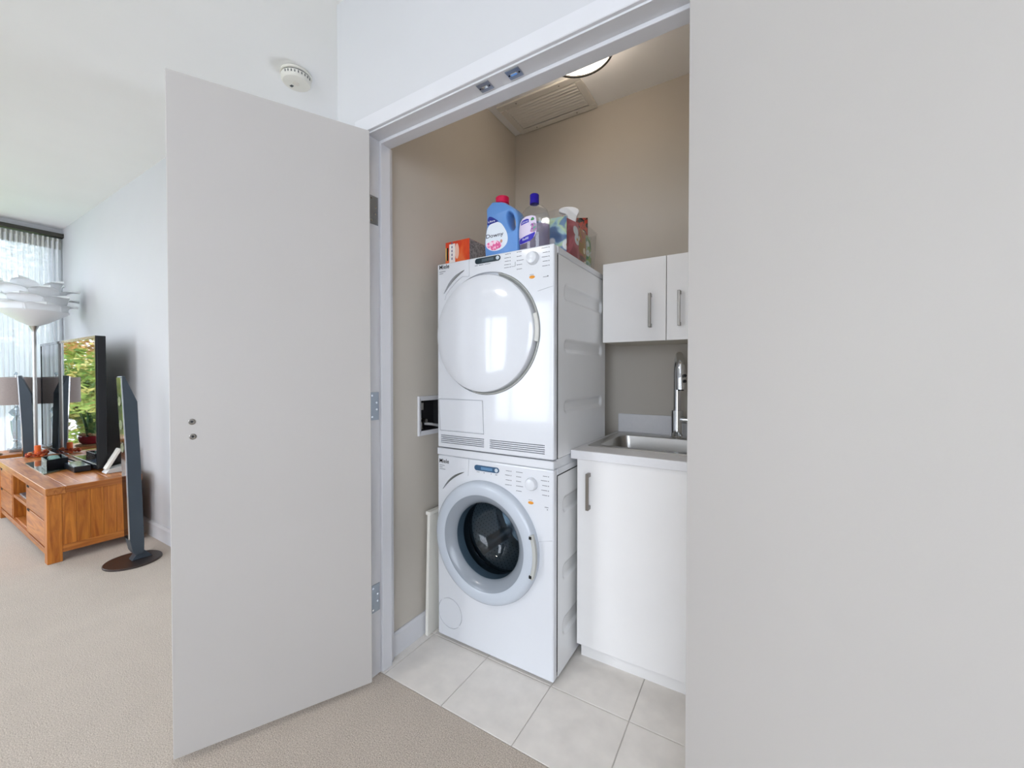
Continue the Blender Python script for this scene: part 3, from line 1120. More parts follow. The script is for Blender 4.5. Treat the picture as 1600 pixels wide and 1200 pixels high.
uc = thing('wall_cabinet', 'white two-door wall cabinet hung over the sink', 'cabinet', (-.36, CLB - .15, 1.38))
UY = 1.930
MB().box(-.660, RX, UY + .021, CLB - .001, 1.381, 1.762, 0.001, 1).build('carcass', M_cabside, uc)
for (x0, x1, hx) in ((-.652, -.3555, -.423), (-.3525, RX - .002, -.297)):
    d_ = MB().box(x0, x1, UY, UY + .019, 1.379, 1.765, 0.001, 1).build('door', M_cab, uc)
    bar_handle(d_, hx, UY, 1.441, 1.597)

# ---- outlet box in the left wall --------------------------------
ob = thing('laundry_outlet_box', 'white framed laundry water outlet box in the closet wall beside the dryer', 'outlet box', (CLX0, 1.46, 1.03))
oy0, oy1, oz0, oz1 = 1.352, 1.565, .935, 1.121
iy0, iy1, iz0, iz1 = 1.373, 1.544, .957, 1.099
t = bmesh.new()
out_ = [t.verts.new((CLX0 + .001, y, z)) for y, z in ((oy0, oz0), (oy1, oz0), (oy1, oz1), (oy0, oz1))]
mid_ = [t.verts.new((CLX0 + .012, y, z)) for y, z in ((oy0 + .002, oz0 + .002), (oy1 - .002, oz0 + .002), (oy1 - .002, oz1 - .002), (oy0 + .002, oz1 - .002))]
inn_ = [t.verts.new((CLX0 + .004, y, z)) for y, z in ((iy0, iz0), (iy1, iz0), (iy1, iz1), (iy0, iz1))]
bk_ = [t.verts.new((CLX0 - .078, y, z)) for y, z in ((iy0, iz0), (iy1, iz0), (iy1, iz1), (iy0, iz1))]
for a, b in ((out_, mid_), (mid_, inn_)):
    for i in range(4):
        t.faces.new((a[i], a[(i + 1) % 4], b[(i + 1) % 4], b[i]))
bmesh.ops.recalc_face_normals(t, faces=t.faces[:])
m_ = MB()
m_.merge(t)
m_.build('frame', M_trim, ob)
m_ = MB()
for y0, y1, z0, z1, xa in ((iy0, iy1, iz0, iz1, 1),):
    m_.box(CLX0 - .080, CLX0 - .077, y0, y1, z0, z1)
    m_.box(CLX0 - .077, CLX0 + .003, y0, y0 + .001, z0, z1)
    m_.box(CLX0 - .077, CLX0 + .003, y1 - .001, y1, z0, z1)
    m_.box(CLX0 - .077, CLX0 + .003, y0 + .001, y1 - .001, z0, z0 + .001)
    m_.box(CLX0 - .077, CLX0 + .003, y0 + .001, y1 - .001, z1 - .001, z1)
m_.build('box_liner', mat('dark_box_liner', (44, 44, 46), 0.6, var=0.05), ob)
MB().box(CLX0 - .0765, CLX0 - .075, 1.452, 1.470, 1.046, 1.082).build('rating_label', mat('paper_label', (230, 228, 226), 0.6, var=0.1, scale=60), ob)
MB().cyl((CLX0 - .05, 1.425, .957), (CLX0 - .05, 1.425, 1.01), .011, 14).cyl((CLX0 - .07, 1.425, 1.0), (CLX0 - .012, 1.425, 1.0), .009, 14).build('valve', M_steel, ob, smooth=True)
MB().tube([(CLX0 - .03, 1.43, .985), (CLX0 - .005, 1.45, .982), (CLX0 + .03, 1.50, .968), (CLX0 + .042, 1.60, .95)], .0075, 10).build(
    'supply_hose', mat('braided_hose', (168, 170, 172), 0.35, 0.6, var=0.15, scale=400), ob, smooth=True)

# ---- white folded board leaning between wall and washer ---------
lb = thing('folding_board', 'slim white board standing between the closet wall and the washing machine', 'board', (-1.305, 1.6, 0))
MB().prism([(-1.318, 1.375, 0), (-1.302, 1.375, 0), (-1.296, 1.385, .565), (-1.312, 1.385, .565)], (0, .42, 0), 0.0015, 1).build('panel', M_oldwhite, lb)
MB().prism([(-1.317, 1.380, .5655), (-1.289, 1.380, .5655), (-1.2895, 1.380, .583), (-1.3165, 1.380, .583)], (0, .43, 0), 0.002, 1).build('cap_rail', M_oldwhite, lb)
hs = MB().tube([(-1.278, 1.50, .004 + .009), (-1.278, 1.49, .05), (-1.276, 1.52, .14), (-1.2735, 1.60, .30), (-1.2735, 1.75, .5), (-1.2735, 1.85, .7)], .0075, 12)
tag(hs.build('drain_hose', mat('grey_corrugated_hose', (176, 186, 188), 0.45, var=0.05), None, (-1.283, 1.5, 0), smooth=True),
    'pale grey drain hose down the left side of the washing machine', 'hose')

# ---- ceiling grille and ceiling light in the closet -------------
vg = thing('ceiling_vent', 'white louvred air grille in the closet ceiling', 'vent', (-1.04, 2.08, CEIL))
vx0, vx1, vy0, vy1 = -1.288, -.785, 1.935, 2.228
z_ = CEIL
m_ = MB()
fw = .040
m_.box(vx0, vx1, vy0, vy0 + fw, z_ - .012, z_ - .0005, 0.002, 1)
m_.box(vx0, vx1, vy1 - fw, vy1, z_ - .012, z_ - .0005, 0.002, 1)
m_.box(vx0, vx0 + fw, vy0 + fw, vy1 - fw, z_ - .012, z_ - .0005, 0.002, 1)
m_.box(vx1 - fw, vx1, vy0 + fw, vy1 - fw, z_ - .012, z_ - .0005, 0.002, 1)
m_.build('frame', M_vent, vg)
MB().box(vx0 + fw, vx1 - fw, vy0 + fw, vy1 - fw, z_ - .002, z_ - .0005).build('duct_void', M_dark, vg)
ns = 9
for k in range(ns):
    yy = vy0 + fw + (vy1 - 2 * fw - vy0) * (k * .95 + .12) / ns
    MB().prism([(vx0 + fw, yy, z_ - .003), (vx0 + fw, yy + .0015, z_ - .003), (vx0 + fw, yy + .0185, z_ - .012), (vx0 + fw, yy + .017, z_ - .012)],
               (vx1 - vx0 - 2 * fw, 0, 0)).build('slat', M_vent, vg)
for sx_ in (vx0 + .12, vx1 - .12):
    for sy_ in (vy0 + .02, vy1 - .02):
        MB().cyl((sx_, sy_, z_ - .0135), (sx_, sy_, z_ - .0115), .004, 10).build('screw', M_nickel, vg)
CLX, CLY = -.685, 1.690
cl = thing('closet_ceiling_light', 'round closet ceiling light with a dark metal ring near the air grille', 'light', (CLX, CLY, CEIL))  # real fixture, but its glow is added to brighten the closet
MB().lathe([(.06, 0), (.062, -.004), (.062, -.030), (.055, -.036), (0, -.036)], (CLX, CLY, CEIL), 'Z', 32).build('canopy', M_nickel, cl, smooth=True)
MB().lathe([(.150, -.094), (.155, -.097), (.155, -.108), (.150, -.111), (.145, -.108), (.145, -.096), (.150, -.094)], (CLX, CLY, CEIL), 'Z', 48).build(
    'ring', mat('dark_bronze_ring', (74, 72, 68), 0.35, 0.6, var=0.04), cl, smooth=True)
MB().lathe([(.145, -.102), (.143, -.070), (.120, -.045), (.062, -.034)], (CLX, CLY, CEIL), 'Z', 48).build(
    'glass_shade', mat('frosted_glass_shade', (255, 240, 222), 0.5, var=0, emit=5.4), cl, smooth=True)
MB().lathe([(.1445, -.100), (.10, -.102), (0, -.103)], (CLX, CLY, CEIL), 'Z', 48).build(
    'diffuser', mat('added_glow_diffuser', (255, 240, 222), 0.6, var=0, emit=2.6), cl, smooth=True)
# ---- smoke detector ---------------------------------------------
p = at(463, 122, 2, CEIL - .02)
sd = thing('smoke_detector', 'round ivory smoke detector on the ceiling above the open door', 'smoke detector', (p.x, p.y, CEIL))
MB().lathe([(.066, 0), (.073, -.002), (.074, -.010), (.070, -.013), (.06, -.013)], (p.x, p.y, CEIL), 'Z', 40).build('base_plate', M_oldwhite, sd, smooth=True)
MB().lathe([(.06, -.013), (.064, -.013), (.064, -.018), (.06, -.018)], (p.x, p.y, CEIL), 'Z', 40).build('shadow_gap', M_shell, sd)
MB().lathe([(.06, -.018), (.068, -.018), (.070, -.022), (.068, -.042), (.062, -.049), (.05, -.051), (0, -.0525)], (p.x, p.y, CEIL), 'Z', 40).build('cover', M_oldwhite, sd, smooth=True)
MB().lathe([(.015, -.0515), (.015, -.054), (.012, -.055), (0, -.055)], (p.x + .004, p.y - .004, CEIL), 'Z', 20).build('test_button', mat('pale_button_ivory', (224, 218, 208), 0.45, var=0.01), sd, smooth=True)
for k in range(9):
    a = R(-75 + k * 13)
    c = Vector((p.x + .0695 * math.cos(a), p.y + .0695 * math.sin(a), CEIL - .029))
    MB().cyl(c - Vector((0, 0, .005)), c + Vector((0, 0, .005)), .0024, 6).build('vent_slit', M_shell, sd)
MB().box(p.x - .04, p.x - .022, p.y - .012, p.y + .0, CEIL - .0528, CEIL - .050).build('sounder_slot', M_shell, sd)

# ================================================================ ON THE DRYER
TZ = MT
# orange carton
bxY = 1.475
o0 = at(696, 409, 1, bxY)
o1 = at(733, 402, 1, bxY)
ox0, ox1 = max(o0.x, CLX0 + .03), o1.x
oh = at(733, 371.5, 1, bxY).z
cb = thing('carton', 'small orange carton with a pale label lying on the dryer', 'carton', ((ox0 + ox1) / 2, bxY + .1, TZ))
MB().box(ox0, ox1, bxY, bxY + .205, TZ, oh, 0.0015, 1).build('box', cells_mat('orange_carton_print', [(206, 52, 22), (214, 66, 30), (224, 84, 36), (232, 112, 60)], 9, 2.0, 0.45), cb)
w_ = ox1 - ox0
MB().box(ox0 + w_ * .17, ox0 + w_ * .42, bxY - .0008, bxY, TZ + .001, oh - .012).build('white_band', mat('carton_white_print', (238, 228, 222), 0.5, var=0.05, scale=60), cb)
MB().box(ox0 + w_ * .06, ox0 + w_ * .13, bxY - .0008, bxY, TZ + .035, TZ + .095).build('black_strip', M_inkdark, cb)
MB().box(ox0 + w_ * .015, ox0 + w_ * .06, bxY - .0008, bxY, TZ + .035, TZ + .095).build('yellow_strip', mat('carton_yellow', (224, 176, 92), 0.5, var=0.1), cb)
MB().lathe([(.0, 0), (.5, 0)], (0, 0, 0), 'Y', 24).bm.free()
m_ = MB()
m_.poly([(ox0 + w_ * .50 + w_ * .085 * math.cos(a), bxY - .0006, TZ + .072 + .036 * math.sin(a)) for a in [2 * math.pi * k / 20 for k in range(20)]])
m_.build('pale_oval', mat('carton_oval', (236, 190, 168), 0.5, var=0.05), cb)
m_ = MB()
for k in range(5):
    zz = TZ + .035 + .018 * k
    m_.box(ox0 + w_ * .27, ox0 + w_ * .31, bxY - .0014, bxY - .0006, zz, zz + .011)
m_.build('band_print', mat('carton_blue_print', (96, 92, 128), 0.5, var=0), cb)
MB().box(ox1, ox1 + .0008, bxY + .004, bxY + .200, TZ + .002, oh - .002).build('side_print', cells_mat('carton_side_print', [(62, 58, 62), (120, 112, 112), (168, 160, 156), (120, 112, 112)], 60, 1.0, 0.5), cb)

# blue fabric-softener jug: outline with a handle hole, rounded over
JY0, JD = 1.480, 0.076
def jp(cx, cy):
    q = at(690 + cx / 9.23, 290 + cy / 9.23, 1, JY0)
    return (q.x, q.z)
outline = [(728, 222), (712, 246), (672, 292), (632, 345), (640, 430), (642, 560), (628, 680), (612, 790), (612, 900)]
right = [(1104, 780), (1104, 640), (1112, 470), (1090, 385), (1045, 320), (985, 278), (925, 252), (893, 222)]
hole = [(948, 392), (985, 392), (1018, 425), (1042, 500), (1050, 575), (1036, 622), (1006, 612), (968, 548), (946, 460)]
po = [jp(*q) for q in outline]
pr = [jp(*q) for q in right]
ph = [jp(998 + (a - 998) * 1.08, 505 + (b - 505) * 1.12) for a, b in hole]
xl, xr = po[-1][0], pr[0][0]
outer = po + [(xl + .004, TZ + .03), (xl + .010, TZ + .0235), (xr - .008, TZ + .0235), (xr, TZ + .03)] + pr
BEV = .022
cxm = (xl + xr) / 2


def curve_solid(loops, half, bev, y, bev_y=None):
    """flat outline (first loop) with holes (other loops), thickness 2*half, edges rounded over"""
    from mathutils.geometry import tessellate_polygon
    bev_y = bev if bev_y is None else bev_y

    def area(l):
        return sum(l[k][0] * l[(k + 1) % len(l)][1] - l[(k + 1) % len(l)][0] * l[k][1] for k in range(len(l)))
    t = bmesh.new()
    caps = {0: [], 1: []}
    for li, l in enumerate(loops):
        if (area(l) > 0) != (li == 0): l = l[::-1]
        n = len(l)
        nrm = []
        for k in range(n):
            a, b = Vector(l[k - 1]), Vector(l[(k + 1) % n])
            d = (b - a).normalized()
            nrm.append(Vector((d.y, -d.x)))
        rings = []
        prof = []
        for q in range(5):
            th = math.pi / 2 * q / 4
            prof.append((bev * (1 - math.sin(th)), -half + bev_y * (1 - math.cos(th))))
        prof += [(d, -h) for d, h in prof[::-1]]
        for d, h in prof:
            rings.append([t.verts.new((l[k][0] - nrm[k].x * d, y + half + h, l[k][1] - nrm[k].y * d)) for k in range(n)])
        for a, b in zip(rings[:-1], rings[1:]):
            for k in range(n):
                t.faces.new((a[k], a[(k + 1) % n], b[(k + 1) % n], b[k]))
        caps[0].append(rings[0])
        caps[1].append(rings[-1])
    for c in (0, 1):
        flat = [v for r in caps[c] for v in r]
        for tri in tessellate_polygon([[Vector((v.co.x, v.co.z, 0)) for v in r] for r in caps[c]]):
            try:
                t.faces.new([flat[k] for k in tri])
            except ValueError:
                pass
    bmesh.ops.recalc_face_normals(t, faces=t.faces[:])
    m = MB()
    m.merge(t)
    return m


def smooth_loop(l, it=2):
    for _ in range(it):
        n = []
        for i in range(len(l)):
            a, b = l[i], l[(i + 1) % len(l)]
            n += [(a[0] * .75 + b[0] * .25, a[1] * .75 + b[1] * .25), (a[0] * .25 + b[0] * .75, a[1] * .25 + b[1] * .75)]
        l = n
    return l


jug = thing('fabric_softener_jug', 'blue jug of fabric softener with red cap and moulded handle on the dryer', 'jug', (cxm, JY0 + JD / 2, TZ))
M_jug = mat('light_blue_jug_plastic', (104, 152, 214), 0.33, var=0.02)
ob_ = outer[:]
ob_ = smooth_loop([(x, z) for x, z in ob_], 2)
zmin = min(z for _, z in ob_)
ob_ = [(x, z - (zmin - TZ) * max(0, 1 - (z - zmin) / .05)) for x, z in ob_]
curve_solid([ob_, smooth_loop(ph, 2)], JD / 2, .0085, JY0, .024).build('jug_body', M_jug, jug, smooth=True, angle=50)
cA, cB = jp(728, 135), jp(895, 222)
cx_ = (cA[0] + cB[0]) / 2
cr = (cB[0] - cA[0]) / 2
cz0 = jp(810, 222)[1]
cz1 = jp(810, 130)[1]
MB().lathe([(cr * .86, cz0 - .012), (cr * .86, cz0), (cr, cz0), (cr, cz1 - .003), (cr * .93, cz1), (0, cz1)], (cx_, JY0 + JD / 2, 0), 'Z', 36).build(
    'cap', mat('magenta_red_cap', (206, 24, 74), 0.3, var=0.03), jug, smooth=True)
FY = JY0 - .0006
lab = smooth_loop([jp(*q) for q in ((668, 590), (760, 520), (850, 528), (905, 600), (950, 690), (958, 790), (920, 870), (840, 930), (740, 950), (660, 915), (632, 850), (640, 720))], 2)
m_ = MB()
m_.poly([(x, FY, z) for x, z in lab])
lb_ = m_.build('label', mat('label_white', (232, 240, 248), 0.35, var=0.02), jug)
ban = smooth_loop([jp(*q) for q in ((690, 448), (735, 455), (830, 515), (800, 525), (730, 550), (660, 582), (662, 530), (672, 470))], 1)
m_ = MB()
m_.poly([(x, FY - .0002, z) for x, z in ban])
m_.build('blue_banner', mat('label_navy', (30, 44, 140), 0.35, var=0.02), jug)
pk = smooth_loop([jp(*q) for q in ((655, 840), (720, 800), (800, 790), (850, 820), (880, 850), (830, 910), (740, 942), (670, 912), (640, 868))], 1)
m_ = MB()
m_.poly([(x, FY - .0003, z) for x, z in pk])
m_.build('pink_print', cells_mat('label_pink_print', [(206, 50, 120), (232, 96, 156), (248, 170, 200), (250, 224, 236)], 60, 3.0), jug)
fc = jp(862, 800)
m_ = MB()
m_.poly([(fc[0] + .0062 * math.cos(2 * math.pi * k / 16), FY - .0004, fc[1] + .0072 * math.sin(2 * math.pi * k / 16)) for k in range(16)])
m_.build('warm_print', mat('label_warm_print', (206, 150, 130), 0.4, var=0.2, scale=150), jug)
m_ = MB()
a_, b_ = jp(645, 768), jp(893, 700)
text_on(m_, 'Downy', a_[0], b_[0], a_[1], lambda x, z: (x, FY - .0005, z), size_z=.0225, bold=0.01, slope=(jp(893, 715)[1] - a_[1]) / (b_[0] - a_[0]))
m_.build('lettering', mat('label_navy_ink', (34, 34, 58), 0.4, var=0), jug)
m_ = MB()
a_, b_ = jp(674, 545), jp(772, 520)
text_on(m_, 'Ultra', a_[0], b_[0], a_[1], lambda x, z: (x, FY - .0006, z), size_z=.0085, bold=0.01, slope=.05)
m_.build('banner_lettering', mat('label_white_ink', (236, 240, 250), 0.4, var=0), jug)

# clear refill bottle with lavender liquid
bY, ba, bb_ = 1.500, .0700, .045
bcx = (at(809.5, 365, 1, bY).x + at(857, 365, 1, bY).x) / 2 + .007
btop = at(833, 305, 1, bY).z
cap0 = at(833, 317.5, 1, bY).z
rb = thing('soap_refill_bottle', 'clear soap refill bottle with purple cap and lavender label on the dryer', 'bottle', (bcx, bY, TZ))
sh_ = cap0 - .012 - TZ
prof = [(0, .001), (ba * .9, .001), (ba, .008), (ba, sh_ * .62), (ba * .97, sh_ * .72), (ba * .84, sh_ * .86), (ba * .58, sh_ * .955), (ba * .30, sh_), (.0165, sh_ + .003), (.0165, sh_ + .012)]
MB().lathe(prof, (bcx, bY, TZ), 'Z', 48, 1, bb_ / ba).build('bottle_body', M_clear, rb, smooth=True)
lq = [(0, .004), (ba * .94, .004), (ba * .955, .010), (ba * .955, sh_ * .56), (0, sh_ * .56)]
MB().lathe(lq, (bcx, bY, TZ), 'Z', 48, 1, bb_ / ba).build('liquid_soap', clear_mat('lavender_liquid', (222, 212, 236), 0.0, diffuse=0.3, reflect=0.1), rb, smooth=True)
MB().lathe([(.0168, cap0 - TZ - .006), (.0195, cap0 - TZ - .006), (.0195, btop - TZ - .003), (.0175, btop - TZ), (0, btop - TZ)], (bcx, bY, TZ), 'Z', 28).build(
    'cap', mat('deep_purple_cap', (40, 26, 150), 0.25, var=0.03), rb, smooth=True)


def on_bottle(off):
    def f(x, z):
        s = max(-.98, min(.98, (x - bcx) / ba))
        return (bcx + (ba + off) * s, bY - (bb_ + off) * math.sqrt(1 - s * s), z)
    return f


def bpz(cx, cy):
    q = at(805 + cx / 20, 330 + cy / 20, 1, bY - bb_)
    return (q.x, q.z)


def decal(name, pts, m, off, parent):
    """flat print wrapped on the bottle: fan of thin strips"""
    pts = smooth_loop(pts, 1)
    t = bmesh.new()
    t.faces.new([t.verts.new((x, 0, z)) for x, z in pts])
    bmesh.ops.triangulate(t, faces=t.faces[:])
    for k in range(-14, 15):
        bmesh.ops.bisect_plane(t, geom=t.verts[:] + t.edges[:] + t.faces[:], plane_co=(bcx + ba * k / 15, 0, 0), plane_no=(1, 0, 0))
    f = on_bottle(off)
    for v in t.verts:
        v.co = Vector(f(v.co.x, v.co.z))
    m2 = MB()
    m2.merge(t)
    return m2.build(name, m, parent)


bl, br_ = bcx - ba * .93, bcx + ba * .45
z1_, z0_ = bpz(500, 130)[1], bpz(500, 960)[1]
decal('label', [(bl + .012, z1_ - .02), (bcx - .03, z1_), (bcx + .025, z1_), (br_, z1_ - .02), (br_, z0_ + .03), (bcx, z0_), (bl, z0_), (bl, z1_ - .05)],
      mat('lavender_label', (226, 214, 236), 0.35, var=0.03), .0005, rb)
decal('flower_print', [(br_ - .028, z1_ - .035), (br_ - .004, z1_ - .03), (br_, z1_ - .05), (br_ - .002, z0_ + .04), (br_ - .03, z0_ + .04), (br_ - .02, z0_ + .06)],
      cells_mat('lavender_flower_print', [(60, 50, 120), (150, 80, 160), (214, 140, 190), (110, 160, 150)], 110, 1.0), .0009, rb)
decal('flower_print', [(bl + .001, z1_ - .07), (bl + .016, z1_ - .085), (bl + .02, z0_ + .03), (bl + .001, z0_ + .025)],
      cells_mat('dark_flower_print', [(40, 44, 90), (110, 70, 150), (120, 170, 170), (60, 60, 110)], 120, 4.0), .0009, rb)
decal('blue_band', [(bl + .002, z0_ + .022), (bl + .03, z0_ + .026), (bcx + .01, z0_ + .034), (br_ - .002, z0_ + .042), (bcx + .015, z0_ + .008), (bcx - .02, z0_ + .001), (bl + .012, z0_ + .001)],
      mat('label_violet_blue', (52, 44, 176), 0.35, var=0.02), .0011, rb)
k0, k1 = bcx - ba * .62, bcx - ba * .02
decal('name_plate', [(k0, z1_ - .030), (k0, z1_ - .0295), (k0, z1_ - .013), (k1, z1_ - .009), (k1, z1_ - .0255), (k1 - .001, z1_ - .026)], MATS['label_violet_blue'], .0011, rb)
m_ = MB()
text_on(m_, 'Softsoap', k0 + .004, k1 - .004, z1_ - .0255, on_bottle(.0016), size_z=.010, slope=.09)
m_.build('lettering', MATS['label_white_ink'], rb)
m_ = MB()
text_on(m_, 'Refill', bcx - ba * .48, bcx - ba * .06, z0_ + .012, on_bottle(.0016), size_z=.010, slope=.09)
m_.build('lettering', MATS['label_white_ink'], rb)
decal('green_leaf', [(br_ - .028, z1_ - .022), (br_ - .016, z1_ - .004), (br_ - .006, z1_ - .020)], mat('label_green', (70, 140, 90), 0.4, var=0.1), .0011, rb)

# clear tub with refill pouches and a spray bottle
tb = thing('storage_tub', 'clear plastic tub full of printed refill pouches on the dryer', 'tub', (-.795, 1.80, TZ))
tx0, tx1, ty0, ty1, th_ = -.885, -.700, 1.590, 1.990, .205
t = bmesh.new()
lo = [t.verts.new(v) for v in rrect(tx0 + .012, tx1 - .008, ty0 + .012, ty1 - .02, .02, TZ + .001)]
hi = [t.verts.new(v) for v in rrect(tx0, tx1, ty0, ty1, .025, TZ + th_)]
li = [t.verts.new(v) for v in rrect(tx0 - .005, tx1 + .005, ty0 - .005, ty1 + .005, .028, TZ + th_ + .002)]
for a, b in ((lo, hi), (hi, li)):
    for i in range(len(a)):
        t.faces.new((a[i], a[(i + 1) % len(a)], b[(i + 1) % len(a)], b[i]))
t.faces.new(lo)
m_ = MB()
m_.merge(t)
m_.build('tub_wall', M_clear, tb, smooth=True)


def pouch(name, label, c, w, h, d, rz, m, lean=0.0):
    t = bmesh.new()
    n, k = 10, 12
    F_, B_ = [], []
    for j in range(k + 1):
        v = j / k
        rowf, rowb = [], []
        for i in range(n + 1):
            u = i / n
            e = (math.sin(math.pi * u) ** .5) * (math.sin(math.pi * min(1, v * .9 + .1)) ** .6)
            x = (u - .5) * w
            z = v * h
            rowf.append(t.verts.new((x, -d / 2 * e - .0006, z)))
            rowb.append(t.verts.new((x, d / 2 * e + .0006, z)))
        F_.append(rowf)
        B_.append(rowb)
    for g in (F_, B_):
        for a, b in zip(g[:-1], g[1:]):
            for i in range(n):
                t.faces.new((a[i], a[i + 1], b[i + 1], b[i]))
    for j in range(k):
        t.faces.new((F_[j][0], F_[j + 1][0], B_[j + 1][0], B_[j][0]))
        t.faces.new((F_[j][n], F_[j + 1][n], B_[j + 1][n], B_[j][n]))
    for i in range(n):
        t.faces.new((F_[0][i], F_[0][i + 1], B_[0][i + 1], B_[0][i]))
        t.faces.new((F_[k][i], F_[k][i + 1], B_[k][i + 1], B_[k][i]))
    bmesh.ops.recalc_face_normals(t, faces=t.faces[:])
    m2 = MB()
    m2.merge(t, Matrix.Rotation(lean, 4, 'X'))
    o = m2.build(name, m, None, smooth=True, angle=60)
    o.location = c
    o.rotation_euler = (0, 0, rz)
    return tag(o, label, 'pouch', 'refill pouches in the clear tub')


zt = TZ + .004
pouch('refill_pouch', 'pouch with pale blue and navy print in the clear tub, next to the soap bottle', (-.79, 1.625, zt), .15, .185, .03, R(4),
      flower_mat('pouch_blue_print', [(26, 40, 70), (70, 110, 160), (170, 205, 210), (200, 224, 170), (90, 130, 170)], (240, 240, 238), 14, 5.0))
pouch('refill_pouch', 'crimson refill pouch with a white flower print in the clear tub', (-.728, 1.705, zt), .13, .195, .03, R(78),
      flower_mat('pouch_red_print', [(90, 22, 40), (170, 50, 76), (196, 84, 104), (150, 40, 60)], (226, 234, 238), 13, 8.0))
pouch('refill_pouch', 'ochre and red refill pouch with floral print in the clear tub', (-.728, 1.820, zt), .12, .190, .03, R(86),
      flower_mat('pouch_ochre_print', [(70, 96, 60), (176, 128, 44), (176, 84, 92), (96, 60, 50)], (236, 228, 204), 22, 1.0))
pouch('refill_pouch', 'green refill pouch with teal and yellow print at the far end of the tub', (-.730, 1.915, zt), .085, .185, .03, R(88),
      flower_mat('pouch_green_print', [(30, 84, 70), (60, 140, 90), (150, 176, 60), (180, 206, 200), (96, 150, 130)], (216, 228, 226), 20, 3.0))
sp = thing('spray_bottle', 'white trigger spray bottle standing up out of the clear tub', 'spray bottle', (-.785, 1.855, zt), R(23))
MB().lathe([(0, 0), (.032, 0), (.036, .006), (.036, .15), (.030, .18), (.015, .21), (.0135, .225)], (0, 0, 0), 'Z', 28).build('bottle', mat('milky_pink_plastic', (238, 206, 216), 0.35, var=0.02), sp, smooth=True, local=True)
head = smooth_loop([(-.016, .0), (.016, 0), (.020, .03), (.024, .05), (.034, .062), (.034, .078), (.01, .092), (-.03, .096), (-.062, .088), (-.066, .074), (-.052, .066), (-.026, .058), (-.018, .03)], 1)
hm = curve_solid([head], .014, .005, -.014)
bmesh.ops.translate(hm.bm, verts=hm.bm.verts[:], vec=(0, 0, .221))
hm.build('trigger_head', mat('white_sprayer', (240, 238, 236), 0.3, var=0.01), sp, smooth=True, local=True)
MB().prism([(-.030, -.006, .287), (-.036, -.006, .25), (-.044, -.006, .225), (-.039, -.006, .223), (-.029, -.006, .247), (-.022, -.006, .287)], (0, .012, 0), 0.001, 1).build('trigger', MATS['white_sprayer'], sp, local=True)
rp = pouch('red_packet', 'red and black crumpled packet sticking up behind the spray bottle', (-.778, 1.943, zt + .001), .078, .29, .02, R(28),
           cells_mat('packet_red_black', [(20, 24, 26), (150, 40, 30), (206, 70, 50), (30, 60, 50), (20, 20, 22)], 45, 6.0), 0.0)
rp['category'] = 'packet'
del rp['group']

# ================================================================ ADDED HALL FILL LIGHT (out of view)
hl = thing('added_hall_light', 'added round white flush ceiling light, out of view in the hall', 'light', (-2.2, -1.2, CEIL))
MB().lathe([(.19, 0), (.20, -.01), (.20, -.05), (.19, -.055), (.18, -.05), (.18, 0)], (-2.2, -1.2, CEIL), 'Z', 40).build('rim', M_trim, hl, smooth=True)
MB().lathe([(.18, -.030), (.10, -.034), (0, -.036)], (-2.2, -1.2, CEIL), 'Z', 40).build('diffuser', mat('added_fill_diffuser', (255, 246, 232), 0.6, var=0, emit=6.0), hl, smooth=True)
ld = bpy.data.lights.new('hall_fill_lamp', 'AREA')  # added lamp out of view, fills the hall and closet with light
ld.shape = 'DISK'
ld.size = 0.34
ld.energy = 8
ld.color = (1.0, 0.955, 0.90)
lo_ = bpy.data.objects.new('hall_fill_lamp', ld)
COL.objects.link(lo_)
lo_.location = (-2.2, -1.2, CEIL - .06)

# ================================================================ LIVING ROOM
BX0, BX1, BY0, BY1, BT = -5.53, -3.865, .622, 1.085, .490
be = thing('tv_bench', 'honey-coloured wooden television bench with drawers and open shelves', 'bench', ((BX0 + BX1) / 2, (BY0 + BY1) / 2, 0))
LEG = .068
for x in (BX0, BX1 - LEG):
    for y in (BY0, BY1 - LEG):
        MB().box(x, x + LEG, y, y + LEG, 0, BT - .047, 0.002, 1).build('leg', M_wood_z, be)
# top: border boards and long infill boards
tf = .085
MB().box(BX0 - .004, BX1 + .004, BY0 - .004, BY0 + tf, BT - .046, BT, 0.002, 1).build('top_board', M_wood_x, be)
MB().box(BX0 - .004, BX1 + .004, BY1 - tf, BY1 + .004, BT - .046, BT, 0.002, 1).build('top_board', M_wood_x, be)
for x0, x1 in ((BX0 - .004, BX0 + tf), (BX1 - tf, BX1 + .004)):
    MB().box(x0, x1, BY0 + tf + .001, BY1 - tf - .001, BT - .046, BT, 0.002, 1).build('top_board', M_wood_y, be)
nb = 4
for k in range(nb):
    y0 = BY0 + tf + .001 + (BY1 - BY0 - 2 * tf - .002) * k / nb
    y1 = BY0 + tf + .001 + (BY1 - BY0 - 2 * tf - .002) * (k + 1) / nb
    MB().box(BX0 + tf + .001, BX1 - tf - .001, y0 + .0006, y1 - .0006, BT - .044, BT - .001, 0.001, 1).build('top_board', M_wood_x, be)
# end panels of upright boards with a bottom rail
for xe in (BX1 - .020, BX0 + .006):
    ya, yb = BY0 + LEG, BY1 - LEG
    for k in range(5):
        y0, y1 = ya + (yb - ya) * k / 5, ya + (yb - ya) * (k + 1) / 5
        MB().box(xe, xe + .014, y0 + .0005, y1 - .0005, .105, BT - .047, 0.0008, 1).build('board', M_wood_z, be)
    MB().box(xe - .004, xe + .016, ya, yb, .058, .105, 0.001, 1).build('end_rail', M_wood_y, be)
